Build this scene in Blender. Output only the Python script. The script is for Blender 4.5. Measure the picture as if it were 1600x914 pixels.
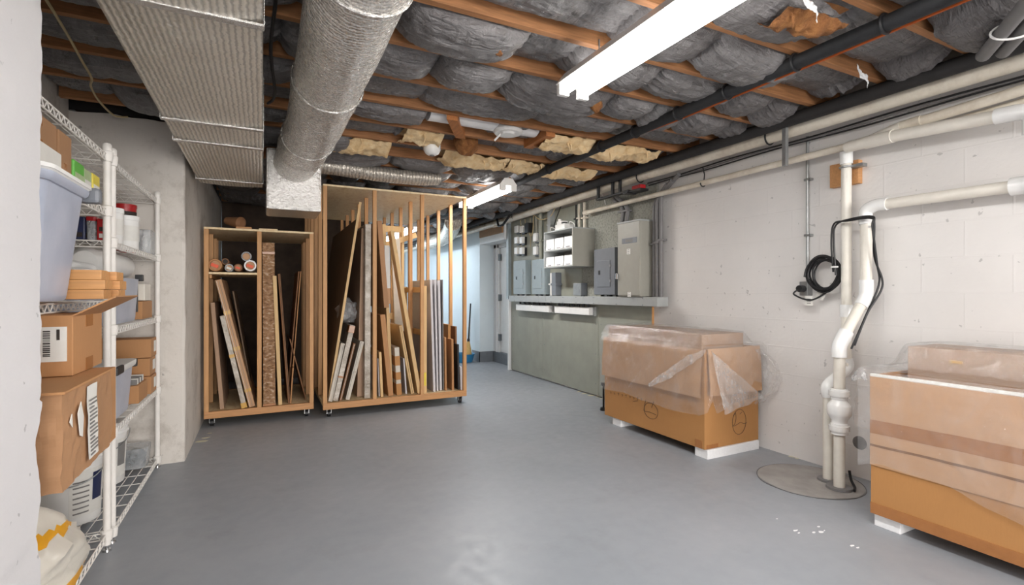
import bpy, bmesh, math, random
from mathutils import Vector, Matrix, noise
for o in list(bpy.data.objects): bpy.data.objects.remove(o)
random.seed(7)
S = bpy.context.scene
COL = S.collection
H = 1.22                      # eye height above the floor
YAW = math.radians(26.65)
F = 777.0                     # focal length in pixels of the 1600 wide frame
SY, CY = math.sin(YAW), math.cos(YAW)

# ---------------------------------------------------------------- camera, world, exposure
cam = bpy.data.cameras.new('camera'); cam.sensor_width = 36; cam.lens = F/1600*36
cam.clip_start = .02; cam.clip_end = 60
co = bpy.data.objects.new('camera', cam); COL.objects.link(co); S.camera = co
co.location = (0, 0, H); co.rotation_euler = (math.pi/2, 0, -YAW)
W = bpy.data.worlds.new('world'); S.world = W; W.use_nodes = True
W.node_tree.nodes['Background'].inputs[0].default_value = (1, .96, .9, 1)
W.node_tree.nodes['Background'].inputs[1].default_value = 0.02
S.view_settings.view_transform = 'Standard'; S.view_settings.look = 'None'
S.view_settings.exposure = 0.14; S.view_settings.gamma = 1; S.view_settings.use_curve_mapping = False

def area_light(name, loc, sx, sy, power, col=(1, 1, 1), rot=(0, 0, 0)):
    l = bpy.data.lights.new(name, 'AREA'); l.shape = 'RECTANGLE'; l.size = sx; l.size_y = sy
    l.energy = power; l.color = col
    o = bpy.data.objects.new(name, l); COL.objects.link(o); o.location = loc; o.rotation_euler = rot
    return o
# added fill light behind the viewer, evens out walls and ceiling
area_light('rear_fill_light', (1.5, -6.6, 1.3), 3.6, 2.2, 430, (1, .98, .96), (math.radians(99), 0, 0))
area_light('back_room_daylight', (1.2, 13.3, 1.5), 3.6, 2.0, 75, (.74, .89, 1), (math.radians(-90), 0, 0))

# ---------------------------------------------------------------- materials
def srgb(r, g, b):
    f = lambda c: (c/255/12.92) if c <= 10 else ((c/255+.055)/1.055)**2.4
    return (f(r), f(g), f(b), 1)
class NT:
    def __init__(s, name):
        s.m = bpy.data.materials.new(name); s.m.use_nodes = True
        s.t = s.m.node_tree; s.b = s.t.nodes['Principled BSDF']
    def n(s, typ, **kw):
        nd = s.t.nodes.new(typ)
        for k, v in kw.items(): setattr(nd, k, v)
        return nd
    def l(s, a, b): s.t.links.new(a, b)
    def coord(s, scale=(1, 1, 1), rot=(0, 0, 0)):
        c = s.n('ShaderNodeTexCoord'); m = s.n('ShaderNodeMapping')
        m.inputs['Scale'].default_value = scale; m.inputs['Rotation'].default_value = rot
        s.l(c.outputs['Object'], m.inputs[0]); return m.outputs[0]
    def noise(s, sc, vec=None, det=4, rough=.55, dist=0):
        nd = s.n('ShaderNodeTexNoise'); nd.inputs['Scale'].default_value = sc
        nd.inputs['Detail'].default_value = det; nd.inputs['Roughness'].default_value = rough
        nd.inputs['Distortion'].default_value = dist
        s.l(vec if vec is not None else s.coord(), nd.inputs['Vector']); return nd.outputs[0]
    def ramp(s, fac, stops):
        r = s.n('ShaderNodeValToRGB'); e = r.color_ramp.elements
        while len(e) < len(stops): e.new(.5)
        for i, (p, c) in enumerate(stops):
            e[i].position = p; e[i].color = c if len(c) == 4 else (*c, 1)
        s.l(fac, r.inputs[0]); return r.outputs[0]
    def mix(s, fac, a, b, mode='MIX'):
        x = s.n('ShaderNodeMix', data_type='RGBA', blend_type=mode)
        for i, v in ((0, fac), (6, a), (7, b)):
            if hasattr(v, 'links') or hasattr(v, 'is_linked'): s.l(v, x.inputs[i])
            else: x.inputs[i].default_value = v
        return x.outputs[2]
    def bump(s, h, strength=.3, dist=.01, prev=None):
        b = s.n('ShaderNodeBump'); b.inputs['Strength'].default_value = strength
        b.inputs['Distance'].default_value = dist; s.l(h, b.inputs['Height'])
        if prev is not None: s.l(prev, b.inputs['Normal'])
        return b.outputs[0]
    def out(s, color=None, rough=None, normal=None, metal=None):
        if color is not None:
            if isinstance(color, tuple): s.b.inputs['Base Color'].default_value = color
            else: s.l(color, s.b.inputs['Base Color'])
        if rough is not None:
            if isinstance(rough, (int, float)): s.b.inputs['Roughness'].default_value = rough
            else: s.l(rough, s.b.inputs['Roughness'])
        if metal is not None: s.b.inputs['Metallic'].default_value = metal
        if normal is not None: s.l(normal, s.b.inputs['Normal'])
        return s.m
def dark(c, k): return (c[0]*k, c[1]*k, c[2]*k, 1)

def plain(name, c, rough=.5, metal=0, var=.12, sc=18, bump=.05):
    t = NT(name); n = t.noise(sc)
    return t.out(t.ramp(n, [(.3, dark(c, 1-var)), (.7, dark(c, 1+var*.5))]), rough, t.bump(n, bump, .004), metal)
def wood(name, c, axis='Z', rough=.6, k=.72, sc=1.0):
    t = NT(name); s = {'X': (1.6, 22, 22), 'Y': (22, 1.6, 22), 'Z': (22, 22, 1.6)}[axis]
    v = t.coord(tuple(a*sc for a in s)); n = t.noise(2.2, v, 5, .6, 1.2); n2 = t.noise(1.1, v, 2)
    c1 = t.ramp(n, [(.32, dark(c, k)), (.62, c), (.85, dark(c, 1.08))])
    kn = t.noise(5, t.coord((1, 1, 1)), 2)
    c2 = t.mix(t.ramp(kn, [(.70, (0, 0, 0)), (.78, (.55, .55, .55))]), c1, dark(c, .5))
    return t.out(c2, rough, t.bump(n, .12, .003))
def cardboard(name, c, tape=None, wear=.15):
    t = NT(name); n = t.noise(3.0, det=6); f = t.noise(160, t.coord((1, 1, .15)), 2)
    a = t.mix(n, dark(c, 1-wear), dark(c, 1+wear*.4))
    b = t.mix(t.ramp(f, [(.4, (0, 0, 0)), (.7, (.12, .12, .12))]), a, dark(c, .7))
    return t.out(b, .72, t.bump(n, .25, .012))
M = {}
# painted concrete floor
t = NT('floor_paint'); n = t.noise(.9, det=7, rough=.6); n2 = t.noise(14, det=6)
base = t.ramp(n, [(.3, srgb(140, 145, 151)), (.72, srgb(156, 159, 164))])
sp = t.noise(9, det=8, rough=.72); ch = t.ramp(sp, [(.735, (0, 0, 0)), (.745, (1, 1, 1))])
base = t.mix(ch, base, srgb(196, 192, 176))
dk = t.ramp(t.noise(2.3, det=9, rough=.7), [(.56, (0, 0, 0)), (.8, (.35, .35, .35))])
base = t.mix(dk, base, srgb(118, 118, 118))
M['floor'] = t.out(base, t.ramp(n2, [(.3, (.34,)*3), (.7, (.5,)*3)]), t.bump(n2, .07, .004, t.bump(n, .1, .02)))
# old pale floor paint, cracked
t = NT('sump_cover_concrete'); n = t.noise(7, det=8)
M['sump'] = t.out(t.ramp(n, [(.3, srgb(140, 136, 132)), (.7, srgb(168, 164, 160))]), .7, t.bump(n, .3, .01))
def wallmat(name, c, joints, pits=.5, scale=1, dirt=.0):
    t = NT(name)
    tc = t.n('ShaderNodeTexCoord'); sp_ = t.n('ShaderNodeSeparateXYZ'); t.l(tc.outputs['Object'], sp_.inputs[0])
    ad = t.n('ShaderNodeMath', operation='ADD'); t.l(sp_.outputs[0], ad.inputs[0]); t.l(sp_.outputs[1], ad.inputs[1])
    cb = t.n('ShaderNodeCombineXYZ'); t.l(ad.outputs[0], cb.inputs[0]); t.l(sp_.outputs[2], cb.inputs[1])
    br = t.n('ShaderNodeTexBrick'); br.inputs['Scale'].default_value = 1
    br.inputs['Brick Width'].default_value = .406; br.inputs['Row Height'].default_value = .203
    br.inputs['Mortar Size'].default_value = .006; br.inputs['Mortar Smooth'].default_value = .6
    t.l(cb.outputs[0], br.inputs['Vector'])
    n = t.noise(2.2, det=6); f = t.noise(38, det=5); p = t.noise(26, det=3, rough=.4)
    col = t.ramp(n, [(.3, dark(c, .93)), (.7, c)])
    pit = t.ramp(p, [(.715, (0, 0, 0)), (.74, (pits,)*3)])
    col = t.mix(pit, col, dark(c, .42))
    if dirt:
        d = t.ramp(t.noise(3.3, det=9, rough=.75), [(.50, (0, 0, 0)), (.66, (dirt,)*3)])
        col = t.mix(d, col, srgb(120, 105, 90))
    nb = t.bump(br.outputs['Fac'], joints, .006); nb2 = t.n('ShaderNodeBump')
    nb2.invert = True
    nrm = t.bump(f, .22, .006, t.bump(n, .3, .02, nb))
    t.nodes = None
    return t.out(col, .62, nrm)
M['wall'] = wallmat('white_block_paint', srgb(226, 223, 220), -.0 + .22, .55)
M['wall_left'] = wallmat('white_concrete_paint', srgb(215, 213, 214), .02, .6)
M['pier'] = wallmat('white_pier_paint', srgb(216, 210, 202), .08, .7, dirt=.4)
M['wall_far'] = wallmat('cool_white_paint', srgb(214, 226, 232), .06, .1)
M['kerb'] = plain('grey_kerb_paint', srgb(112, 118, 124), .5)
M['white_trim'] = plain('white_trim_paint', srgb(226, 228, 228), .45, var=.04)
M['broken'] = plain('broken_plaster', srgb(186, 182, 175), .9, var=.4, sc=40, bump=.6)
M['greypanel'] = plain('grey_panel_paint', srgb(152, 154, 142), .6, var=.10, sc=5, bump=.12)
t = NT('grey_aggregate_panel'); n = t.noise(45, det=3)
M['aggregate'] = t.out(t.ramp(n, [(.34, srgb(128, 128, 120)), (.5, srgb(152, 153, 144)), (.66, srgb(162, 162, 152))]), .8, t.bump(n, .3, .006))
M['grey_steel'] = plain('grey_enclosure_paint', srgb(162, 165, 164), .42, var=.04, bump=.02)
M['beige_steel'] = plain('warm_grey_enclosure_paint', srgb(158, 156, 146), .42, var=.04, bump=.02)
M['blue_steel'] = plain('blue_grey_enclosure_paint', srgb(140, 152, 156), .42, var=.04, bump=.02)
M['dark_steel'] = plain('dark_grey_enclosure_paint', srgb(112, 116, 122), .42, var=.04, bump=.02)
M['conduit'] = plain('grey_conduit', srgb(118, 116, 116), .5, var=.1)
M['galv'] = plain('galvanised_steel', srgb(160, 162, 162), .35, .7, var=.15)
M['black'] = plain('black_plastic', srgb(28, 28, 30), .45, var=.2)
M['blackfoam'] = plain('black_foam_sleeve', srgb(34, 35, 38), .7, var=.35, sc=30, bump=.3)
M['copper'] = plain('copper_tube', srgb(205, 105, 50), .35, .6)
t = NT('aged_cream_pvc'); n = t.noise(6, det=7, rough=.7)
M['cream'] = t.out(t.ramp(n, [(.3, srgb(196, 184, 166)), (.55, srgb(222, 214, 198)), (.8, srgb(230, 224, 210))]), .35, t.bump(n, .1, .004))
M['pvc'] = plain('white_pvc', srgb(228, 223, 212), .3, var=.06)
M['pvc_bright'] = plain('bright_white_pvc', srgb(238, 238, 236), .22, var=.03)
M['white_plastic'] = plain('white_plastic', srgb(236, 235, 232), .35, var=.04)
M['foam'] = plain('white_foam', srgb(240, 240, 240), .8, var=.05, sc=60, bump=.2)
M['white_wire'] = plain('white_coated_wire', srgb(236, 232, 226), .4, var=.05)
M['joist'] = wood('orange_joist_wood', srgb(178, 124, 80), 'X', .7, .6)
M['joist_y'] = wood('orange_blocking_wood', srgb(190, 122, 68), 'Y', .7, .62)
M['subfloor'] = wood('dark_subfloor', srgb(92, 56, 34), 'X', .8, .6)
M['stud'] = wood('rack_stud_wood', srgb(206, 154, 100), 'Z', .55, .78)
M['stud_y'] = wood('rack_rail_wood_long', srgb(206, 154, 100), 'Y', .55, .78)
M['stud_x'] = wood('rack_rail_wood', srgb(200, 146, 94), 'X', .55, .78)
t = NT('rack_plywood'); v = t.coord((3, 1.2, 3)); n = t.noise(3.5, v, 6, .6, 2.5)
M['ply'] = t.out(t.ramp(n, [(.3, srgb(226, 196, 150)), (.5, srgb(242, 218, 176)), (.7, srgb(248, 228, 190))]), .6, t.bump(n, .1, .003))
M['card_grey'] = cardboard('dusty_cardboard', srgb(176, 144, 118))
M['darkwood'] = wood('dark_stained_board', srgb(118, 94, 70), 'Z', .6, .7)
M['palewood'] = wood('pale_pine', srgb(222, 186, 132), 'Z', .6, .85)
M['oak'] = wood('oak_block', srgb(214, 158, 100), 'X', .5, .8)
M['card'] = cardboard('cardboard', srgb(186, 136, 90))
M['card_orange'] = cardboard('orange_brown_cardboard', srgb(184, 132, 78))
M['card_pale'] = cardboard('pale_cardboard', srgb(198, 156, 118))
M['card_dark'] = cardboard('dark_cardboard', srgb(140, 98, 64), wear=.3)
M['card_worn'] = cardboard('worn_cardboard', srgb(178, 134, 96), wear=.35)
M['tape'] = plain('brown_tape', srgb(166, 112, 66), .25, var=.1)
M['tape_y'] = plain('yellow_tape', srgb(206, 160, 74), .3, var=.1)
M['paper'] = plain('white_paper', srgb(228, 226, 220), .6, var=.06)
M['ink'] = plain('dark_ink', srgb(52, 44, 40), .7, var=.1)
M['ink_grey'] = plain('grey_ink', srgb(128, 126, 124), .7, var=.1)
M['lavender'] = plain('white_foam_board', srgb(206, 202, 204), .5, var=.05)
M['offwhite'] = plain('off_white_board', srgb(206, 198, 184), .6, var=.14, sc=9)
t = NT('bubble_wrap_white'); vo = t.n('ShaderNodeTexVoronoi'); vo.inputs['Scale'].default_value = 55; t.l(t.coord(), vo.inputs['Vector'])
n = t.noise(11, det=6)
M['bubble'] = t.out(t.ramp(n, [(.3, srgb(150, 138, 122)), (.55, srgb(188, 178, 164)), (.75, srgb(214, 208, 198))]), .28, t.bump(n, .8, .02, t.bump(vo.outputs[0], .5, .006)))
t = NT('bubble_wrapped_cardboard'); vo = t.n('ShaderNodeTexVoronoi'); vo.inputs['Scale'].default_value = 60; t.l(t.coord((1, 1, 1.2)), vo.inputs['Vector'])
n = t.noise(30, t.coord((1, 1, 1.6)), 6)
M['bubble_card'] = t.out(t.ramp(n, [(.3, srgb(120, 84, 54)), (.55, srgb(164, 124, 86)), (.72, srgb(214, 190, 164))]), .25, t.bump(n, .9, .02, t.bump(vo.outputs[0], .6, .008)))
# foil jacketed insulation
def foil(name, axis, c, dens, rough=.3, wav=6.0, amp=.6):
    t = NT(name); v = t.coord(); w = t.n('ShaderNodeTexWave', bands_direction=axis)
    w.inputs['Scale'].default_value = dens; w.inputs['Distortion'].default_value = wav
    w.inputs['Detail'].default_value = 3; w.inputs['Detail Scale'].default_value = 2.5
    t.l(v, w.inputs['Vector']); n = t.noise(70, v, 4); n2 = t.noise(5, v, 5)
    nb = t.bump(w.outputs[1], amp, .008, t.bump(n, .3, .006, t.bump(n2, .6, .05)))
    col = t.mix(t.ramp(w.outputs[1], [(.1, (0, 0, 0)), (.5, (.8, .8, .8))]), dark(c, .62), c)
    return t.out(col, t.ramp(n, [(.3, (rough*.8,)*3), (.7, (rough*1.7,)*3)]), nb, .6)
M['foil_flat'] = foil('ribbed_foil_jacket', 'X', srgb(248, 242, 230), 15, .34, 2.6, .6)
M['foil_round'] = foil('round_foil_jacket', 'Y', srgb(240, 235, 228), 17, .22, 5.5, .5)
M['foil_x'] = foil('branch_foil_jacket', 'X', srgb(216, 208, 196), 10, .3, 4.5, .5)
t = NT('smooth_crinkled_foil'); n = t.noise(30, det=6, rough=.65)
M['foil_smooth'] = t.out(srgb(222, 220, 216), .24, t.bump(n, .7, .02), .9)
# plastic faced insulation batt
t = NT('dark_plastic_batt_facing'); v = t.coord((1.1, 7, 3)); v2 = t.coord((5, 2, 3))
n = t.noise(3.2, v, 5, .6, 2.0); n2 = t.noise(2.4, v2, 5, .6, 1.6); n3 = t.noise(1.3, det=5)
nr = t.n('ShaderNodeTexNoise', noise_type='RIDGED_MULTIFRACTAL'); nr.inputs['Scale'].default_value = 3.2; nr.inputs['Detail'].default_value = 5
nr.inputs['Distortion'].default_value = 1.2; t.l(t.coord((3.0, 1.4, 2)), nr.inputs['Vector'])
nb = t.bump(nr.outputs[0], .55, .022, t.bump(n, .75, .03, t.bump(n2, .6, .03)))
M['batt'] = t.out(t.ramp(n3, [(.3, srgb(98, 94, 94)), (.5, srgb(118, 115, 115)), (.72, srgb(136, 134, 134))]), t.ramp(n2, [(.3, (.24,)*3), (.7, (.42,)*3)]), nb)
t = NT('yellow_fibreglass'); n = t.noise(9, det=8, rough=.7)
M['fibre'] = t.out(t.ramp(n, [(.28, srgb(216, 172, 112)), (.42, srgb(244, 210, 158)), (.7, srgb(252, 230, 190))]), .95, t.bump(n, .9, .04))
t = NT('brown_fibre'); n = t.noise(12, det=8, rough=.7)
M['fibre_brown'] = t.out(t.ramp(n, [(.3, srgb(110, 66, 34)), (.7, srgb(180, 124, 72))]), .95, t.bump(n, .9, .04))
def emit(name, c, s):
    t = NT(name); t.b.inputs['Emission Color'].default_value = c; t.b.inputs['Emission Strength'].default_value = s
    return t.out((.9, .9, .9, 1), .4)
M['tube'] = emit('lit_fluorescent_tube', (1, .98, .95, 1), 18.0)
M['tube_cool'] = emit('lit_cool_fluorescent_tube', (.82, .92, 1, 1), 18.0)
def film(name, fac0, fac1, sc=9, tint=(.95, .95, .95, 1)):
    t = NT(name); n = t.noise(sc, t.coord((1, 1, .6)), 7, .65, 1.2); n2 = t.noise(sc*2.5, det=5, dist=2)
    nb = t.bump(n2, .55, .012, t.bump(n, .6, .02)); t.out(tint, .35, nb)
    tr = t.n('ShaderNodeBsdfTransparent'); mx = t.n('ShaderNodeMixShader')
    fr = t.ramp(n, [(.35, (fac0,)*3), (.62, (fac1,)*3), (.75, (min(1, fac1*2.2),)*3)])
    t.l(fr, mx.inputs[0]); t.l(tr.outputs[0], mx.inputs[1]); t.l(t.b.outputs[0], mx.inputs[2])
    gl = t.n('ShaderNodeBsdfGlossy'); gl.inputs['Roughness'].default_value = .09; t.l(nb, gl.inputs['Normal'])
    lw = t.n('ShaderNodeLayerWeight'); lw.inputs['Blend'].default_value = .42; t.l(nb, lw.inputs['Normal'])
    mg = t.n('ShaderNodeMixShader'); t.l(t.ramp(lw.outputs['Facing'], [(0, (.05,)*3), (.7, (.2,)*3), (1, (.6,)*3)]), mg.inputs[0])
    t.l(mx.outputs[0], mg.inputs[1]); t.l(gl.outputs[0], mg.inputs[2])
    t.l(mg.outputs[0], t.t.nodes['Material Output'].inputs[0]); return t.m
M['film'] = film('clear_plastic_sheet', .05, .13, 6)
M['film_edge'] = film('bunched_plastic_sheet', .16, .34, 8)
t = NT('cloudy_plastic_tub'); n = t.noise(5, det=5)
M['tub'] = t.out(t.ramp(n, [(.3, srgb(182, 190, 208)), (.7, srgb(208, 212, 226))]), .3, t.bump(n, .12, .01)); M['tub'].node_tree.nodes['Principled BSDF'].inputs['Alpha'].default_value = .86
M['clear'] = film('clear_plastic_container', .3, .5, 8, srgb(210, 216, 220))
M['white_bag'] = plain('white_plastic_bag', srgb(228, 228, 228), .3, var=.1, sc=8, bump=.5)
M['bag_cream'] = plain('cream_plastic_bag', srgb(226, 220, 208), .3, var=.08, sc=7, bump=.5)
M['bag_yellow'] = plain('yellow_bag_print', srgb(240, 172, 32), .35, var=.06)
M['red'] = plain('red_print', srgb(176, 30, 34), .35)
M['orange'] = plain('orange_sticker', srgb(236, 92, 48), .5)
M['green'] = plain('green_print', srgb(98, 190, 66), .4)
M['yellow'] = plain('yellow_print', srgb(232, 212, 66), .4)
M['navy'] = plain('navy_print', srgb(38, 46, 84), .4)
M['teal'] = plain('pale_green_print', srgb(180, 200, 150), .45)
M['hinge'] = plain('brushed_hinge', srgb(120, 126, 130), .4, .6)
M['blue'] = plain('blue_plastic', srgb(48, 128, 176), .4)
M['straw'] = plain('straw_bristles', srgb(206, 172, 110), .9, sc=60, bump=.5)
M['chrome'] = plain('chrome', srgb(190, 190, 190), .2, .9)
M['wire_cream'] = plain('cream_cable', srgb(196, 176, 132), .5)
M['plywall'] = wood('old_brown_plywood', srgb(150, 116, 80), 'Y', .7, .8)
M['pipe_and_shade'] = plain('black_pipe_and_shade', srgb(40, 38, 38), .8, var=.3)  # black of the upper pipe, also paints the shade bands

# ---------------------------------------------------------------- mesh builder
class MB:
    def __init__(s): s.v = []; s.f = []; s.sm = []; s.mi = []; s.cur = 0
    def _add(s, vs, fs, smooth=False):
        k = len(s.v); s.v += [tuple(v) for v in vs]
        for f in fs: s.f.append(tuple(i+k for i in f)); s.sm.append(smooth); s.mi.append(s.cur)
        return s
    def bm(s, bm, smooth=False, mat=None):
        if mat is not None: bm.transform(mat)
        bm.verts.index_update()
        s._add([v.co[:] for v in bm.verts], [[v.index for v in f.verts] for f in bm.faces], smooth); bm.free(); return s
    def box(s, a, b, bev=0, mat=None):
        lo = [min(a[i], b[i]) for i in range(3)]; hi = [max(a[i], b[i]) for i in range(3)]
        bm = bmesh.new(); bmesh.ops.create_cube(bm, size=1)
        for v in bm.verts: v.co = Vector([lo[i]+(hi[i]-lo[i])*(v.co[i]+.5) for i in range(3)])
        if bev: bmesh.ops.bevel(bm, geom=bm.edges[:], offset=min(bev, .45*min(hi[i]-lo[i] for i in range(3))), segments=2, affect='EDGES', profile=.6)
        return s.bm(bm, False, mat)
    def tube(s, pts, r, n=12, smooth=True, caps=True, rad=None):
        pts = [Vector(p) for p in pts]; rings = []; up = None
        for i, p in enumerate(pts):
            d = (pts[min(i+1, len(pts)-1)]-pts[max(i-1, 0)]).normalized()
            if up is None:
                up = Vector((0, 0, 1)) if abs(d.z) < .9 else Vector((1, 0, 0))
            u = (up-d*up.dot(d)).normalized(); w = d.cross(u); up = u
            rr = rad[i] if rad else r
            rings.append([p+(u*math.cos(2*math.pi*k/n)+w*math.sin(2*math.pi*k/n))*rr for k in range(n)])
        vs = [v for ring in rings for v in ring]; fs = []
        for i in range(len(pts)-1):
            for k in range(n): fs.append((i*n+k, i*n+(k+1) % n, (i+1)*n+(k+1) % n, (i+1)*n+k))
        s._add(vs, fs, smooth)
        if caps:
            s._add(rings[0], [tuple(reversed(range(n)))]); s._add(rings[-1], [tuple(range(n))])
        return s
    def cyl(s, a, b, r, n=16, r2=None): return s.tube([a, b], r, n, True, True, [r, r if r2 is None else r2])
    def lathe(s, prof, c=(0, 0, 0), n=28, smooth=True, rot=None):
        vs = []; fs = []
        for (r, z) in prof:
            for k in range(n):
                a = 2*math.pi*k/n; p = Vector((r*math.cos(a), r*math.sin(a), z))
                if rot is not None: p = rot @ p
                vs.append(p+Vector(c))
        for i in range(len(prof)-1):
            for k in range(n): fs.append((i*n+k, i*n+(k+1) % n, (i+1)*n+(k+1) % n, (i+1)*n+k))
        return s._add(vs, fs, smooth)
    def grid(s, fn, nu, nv, smooth=True):
        vs = [fn(i/nu, j/nv) for i in range(nu+1) for j in range(nv+1)]
        fs = [(i*(nv+1)+j, (i+1)*(nv+1)+j, (i+1)*(nv+1)+j+1, i*(nv+1)+j+1) for i in range(nu) for j in range(nv)]
        return s._add(vs, fs, smooth)
    def poly(s, pts, ext):
        n = len(pts); e = Vector(ext); p = [Vector(q) for q in pts]
        s._add(p+[q+e for q in p], [tuple(range(n)), tuple(reversed(range(n, 2*n)))]+[(i, i+n, (i+1) % n+n, (i+1) % n) for i in range(n)])
        return s
    def make(s, name, mat, parent=None, loc=(0, 0, 0)):
        me = bpy.data.meshes.new(name); L = Vector(loc)
        me.from_pydata([Vector(v)-L for v in s.v], [], s.f)
        for m in (mat if isinstance(mat, list) else [mat]): me.materials.append(M[m] if isinstance(m, str) else m)
        me.polygons.foreach_set('use_smooth', s.sm); me.polygons.foreach_set('material_index', s.mi)
        bm = bmesh.new(); bm.from_mesh(me); bmesh.ops.recalc_face_normals(bm, faces=bm.faces[:]); bm.to_mesh(me); bm.free()
        me.update()
        if any(s.sm): me.set_sharp_from_angle(angle=math.radians(42))
        o = bpy.data.objects.new(name, me); COL.objects.link(o)
        if parent is not None: o.parent = parent
        else: o.location = L
        return o
def tag(o, label, cat, group=None, kind=None):
    o['label'] = label; o['category'] = cat
    if group: o['group'] = group
    if kind: o['kind'] = kind
    return o
def struct(name, mb, mat, **k):
    o = mb.make(name, mat, **k)
    o['kind'] = 'structure'; return o
def thing(name, mb, mat, label, cat, loc=(0, 0, 0), group=None, kind=None):
    return tag(mb.make(name, mat, None, loc), label, cat, group, kind)
class T:
    """an Empty at the thing's base with parts whose shapes are given in room coordinates"""
    def __init__(s, name, label, cat, loc, group=None):
        s.loc = Vector(loc); s.o = bpy.data.objects.new(name, None); COL.objects.link(s.o)
        s.o.location = loc; s.o.empty_display_size = .1; tag(s.o, label, cat, group)
    def part(s, name, mb, mat, under=None, label=None):
        o = mb.make(name, mat, under or s.o, s.loc)
        if label: o['label'] = label
        return o
def ray(px, py):
    r = (px-800)/F; return Vector((SY+r*CY, CY-r*SY, (457-py)/F))
def on_x(px, py, X): d = ray(px, py); return Vector((0, 0, H))+d*(X/d.x)
def on_y(px, py, Y): d = ray(px, py); return Vector((0, 0, H))+d*(Y/d.y)
def on_z(px, py, Z): d = ray(px, py); return Vector((0, 0, H))+d*((Z-H)/d.z)
_dg = None
def text_mesh(txt, size, mat4, name, mat, parent, loc, thick=.0006, sx=1):
    cu = bpy.data.curves.new('t', 'FONT'); cu.body = txt; cu.size = size; cu.align_x = 'CENTER'; cu.align_y = 'CENTER'; cu.extrude = thick
    ob = bpy.data.objects.new('t', cu); COL.objects.link(ob)
    me = bpy.data.meshes.new_from_object(ob.evaluated_get(bpy.context.evaluated_depsgraph_get()))
    bpy.data.objects.remove(ob)
    me.transform(Matrix.Translation(-Vector(loc)) @ mat4 @ Matrix.Diagonal((sx, 1, 1, 1)))
    me.materials.clear(); me.materials.append(M[mat])
    o = bpy.data.objects.new(name, me); COL.objects.link(o); o.parent = parent; return o
def face_mx(pos, right, up):
    r = Vector(right).normalized(); u = Vector(up).normalized(); n = r.cross(u)
    m = Matrix((r, u, n)).transposed().to_4x4(); m.translation = Vector(pos); return m
def bez(pts, n=12):
    """smooth curve through points"""
    P = [Vector(p) for p in pts]; out = []
    for i in range(len(P)-1):
        p0 = P[max(i-1, 0)]; p1 = P[i]; p2 = P[i+1]; p3 = P[min(i+2, len(P)-1)]
        for k in range(n):
            t_ = k/n
            out.append(.5*((2*p1)+(p2-p0)*t_+(2*p0-5*p1+4*p2-p3)*t_*t_+(3*p1-p0-3*p2+p3)*t_**3))
    out.append(P[-1]); return out
def nz(x, y, z=0): return noise.noise(Vector((x, y, z)))

# ---------------------------------------------------------------- the setting
XR, XL, CZ = 3.52, -.50, 2.45       # right wall, left wall face, underside of joists
struct('floor', MB().box((-1.35, -7.4, -.1), (4.6, 13.6, 0)), 'floor')
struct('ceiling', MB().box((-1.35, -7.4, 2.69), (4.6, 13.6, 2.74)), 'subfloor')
struct('wall_right', MB().box((XR, -7.4, 0), (XR+.2, 7.06, 2.69)), 'wall')
struct('wall_front', MB().box((-1.35, -7.6, 0), (4.6, -7.4, 2.69)), 'wall')
struct('wall_back', MB().box((-1.35, 13.6, 0), (4.6, 13.8, 2.69)), 'wall_far')
struct('wall_far_right', MB().box((3.41, 8.06, 0), (3.96, 13.6, 2.69)), 'wall_far')
struct('wall_alcove', MB().box((-1.35, 1.0, 0), (-1.15, 4.27, 2.69)), 'pier')
# left wall: near pier with a ragged broken end, then the alcove, then the far pier
def ragged():
    mb = MB(); nz_ = 90
    def edge(z): return 1.655+.012*nz(z*9, 1.3)+.010*nz(z*31, 4.1)+(.035*max(0, nz(z*6, 9.2)) if z < .95 else 0)
    def fn(i, j):      # i along height, j across: side face then end face
        z = 2.69*i; e = edge(z)-.045*max(0, 1-abs(z-.86)/.10)-.03*max(0, 1-abs(z-.62)/.07)
        if j < .5: return Vector((XL+.002*nz(z*20, j*9), -7.4+(e+7.4)*min(1, j/.25), z)) if j <= .25 else Vector((XL-.03*(j-.25)/.25, e+.008*nz(z*40, j*30), z))
        return Vector((XL-.03-(.82)*(j-.5)/.5, e+.012*nz(z*14, j*8), z))
    mb.grid(fn, 300, 24, False); return mb
struct('wall_left', ragged(), 'wall_left')
p = MB()
def pier(i, j):
    z = 2.435*i; s = j*3
    if s < 1: q = Vector((-1.35+(.83)*s, 4.27, z))
    elif s < 1.5: a = (s-1)*math.pi; q = Vector((-.52+.02*math.sin(a), 4.27+.02*(1-math.cos(a)), z))
    else: q = Vector((XL, 4.29+(9.3)*(s-1.5)/1.5, z))
    return q+Vector((.004*nz(s*3, z*5), .004*nz(z*5, s*4, 3), .02*nz(s*5, 1)*(i > .99)))
struct('wall_pier', p.grid(pier, 60, 60, False), 'pier')
# masonry behind the pier face so that it has depth
struct('trim_1', MB().box((-1.35, 4.3, 0), (XL-.03, 13.6, 2.43)), 'pier')
struct('trim_gap_shade', MB().box((-1.35, 4.29, 2.445), (-.47, 4.30, 2.69)), 'pipe_and_shade')  # dark sheet stands in for the shade in the gap above the pier
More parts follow.
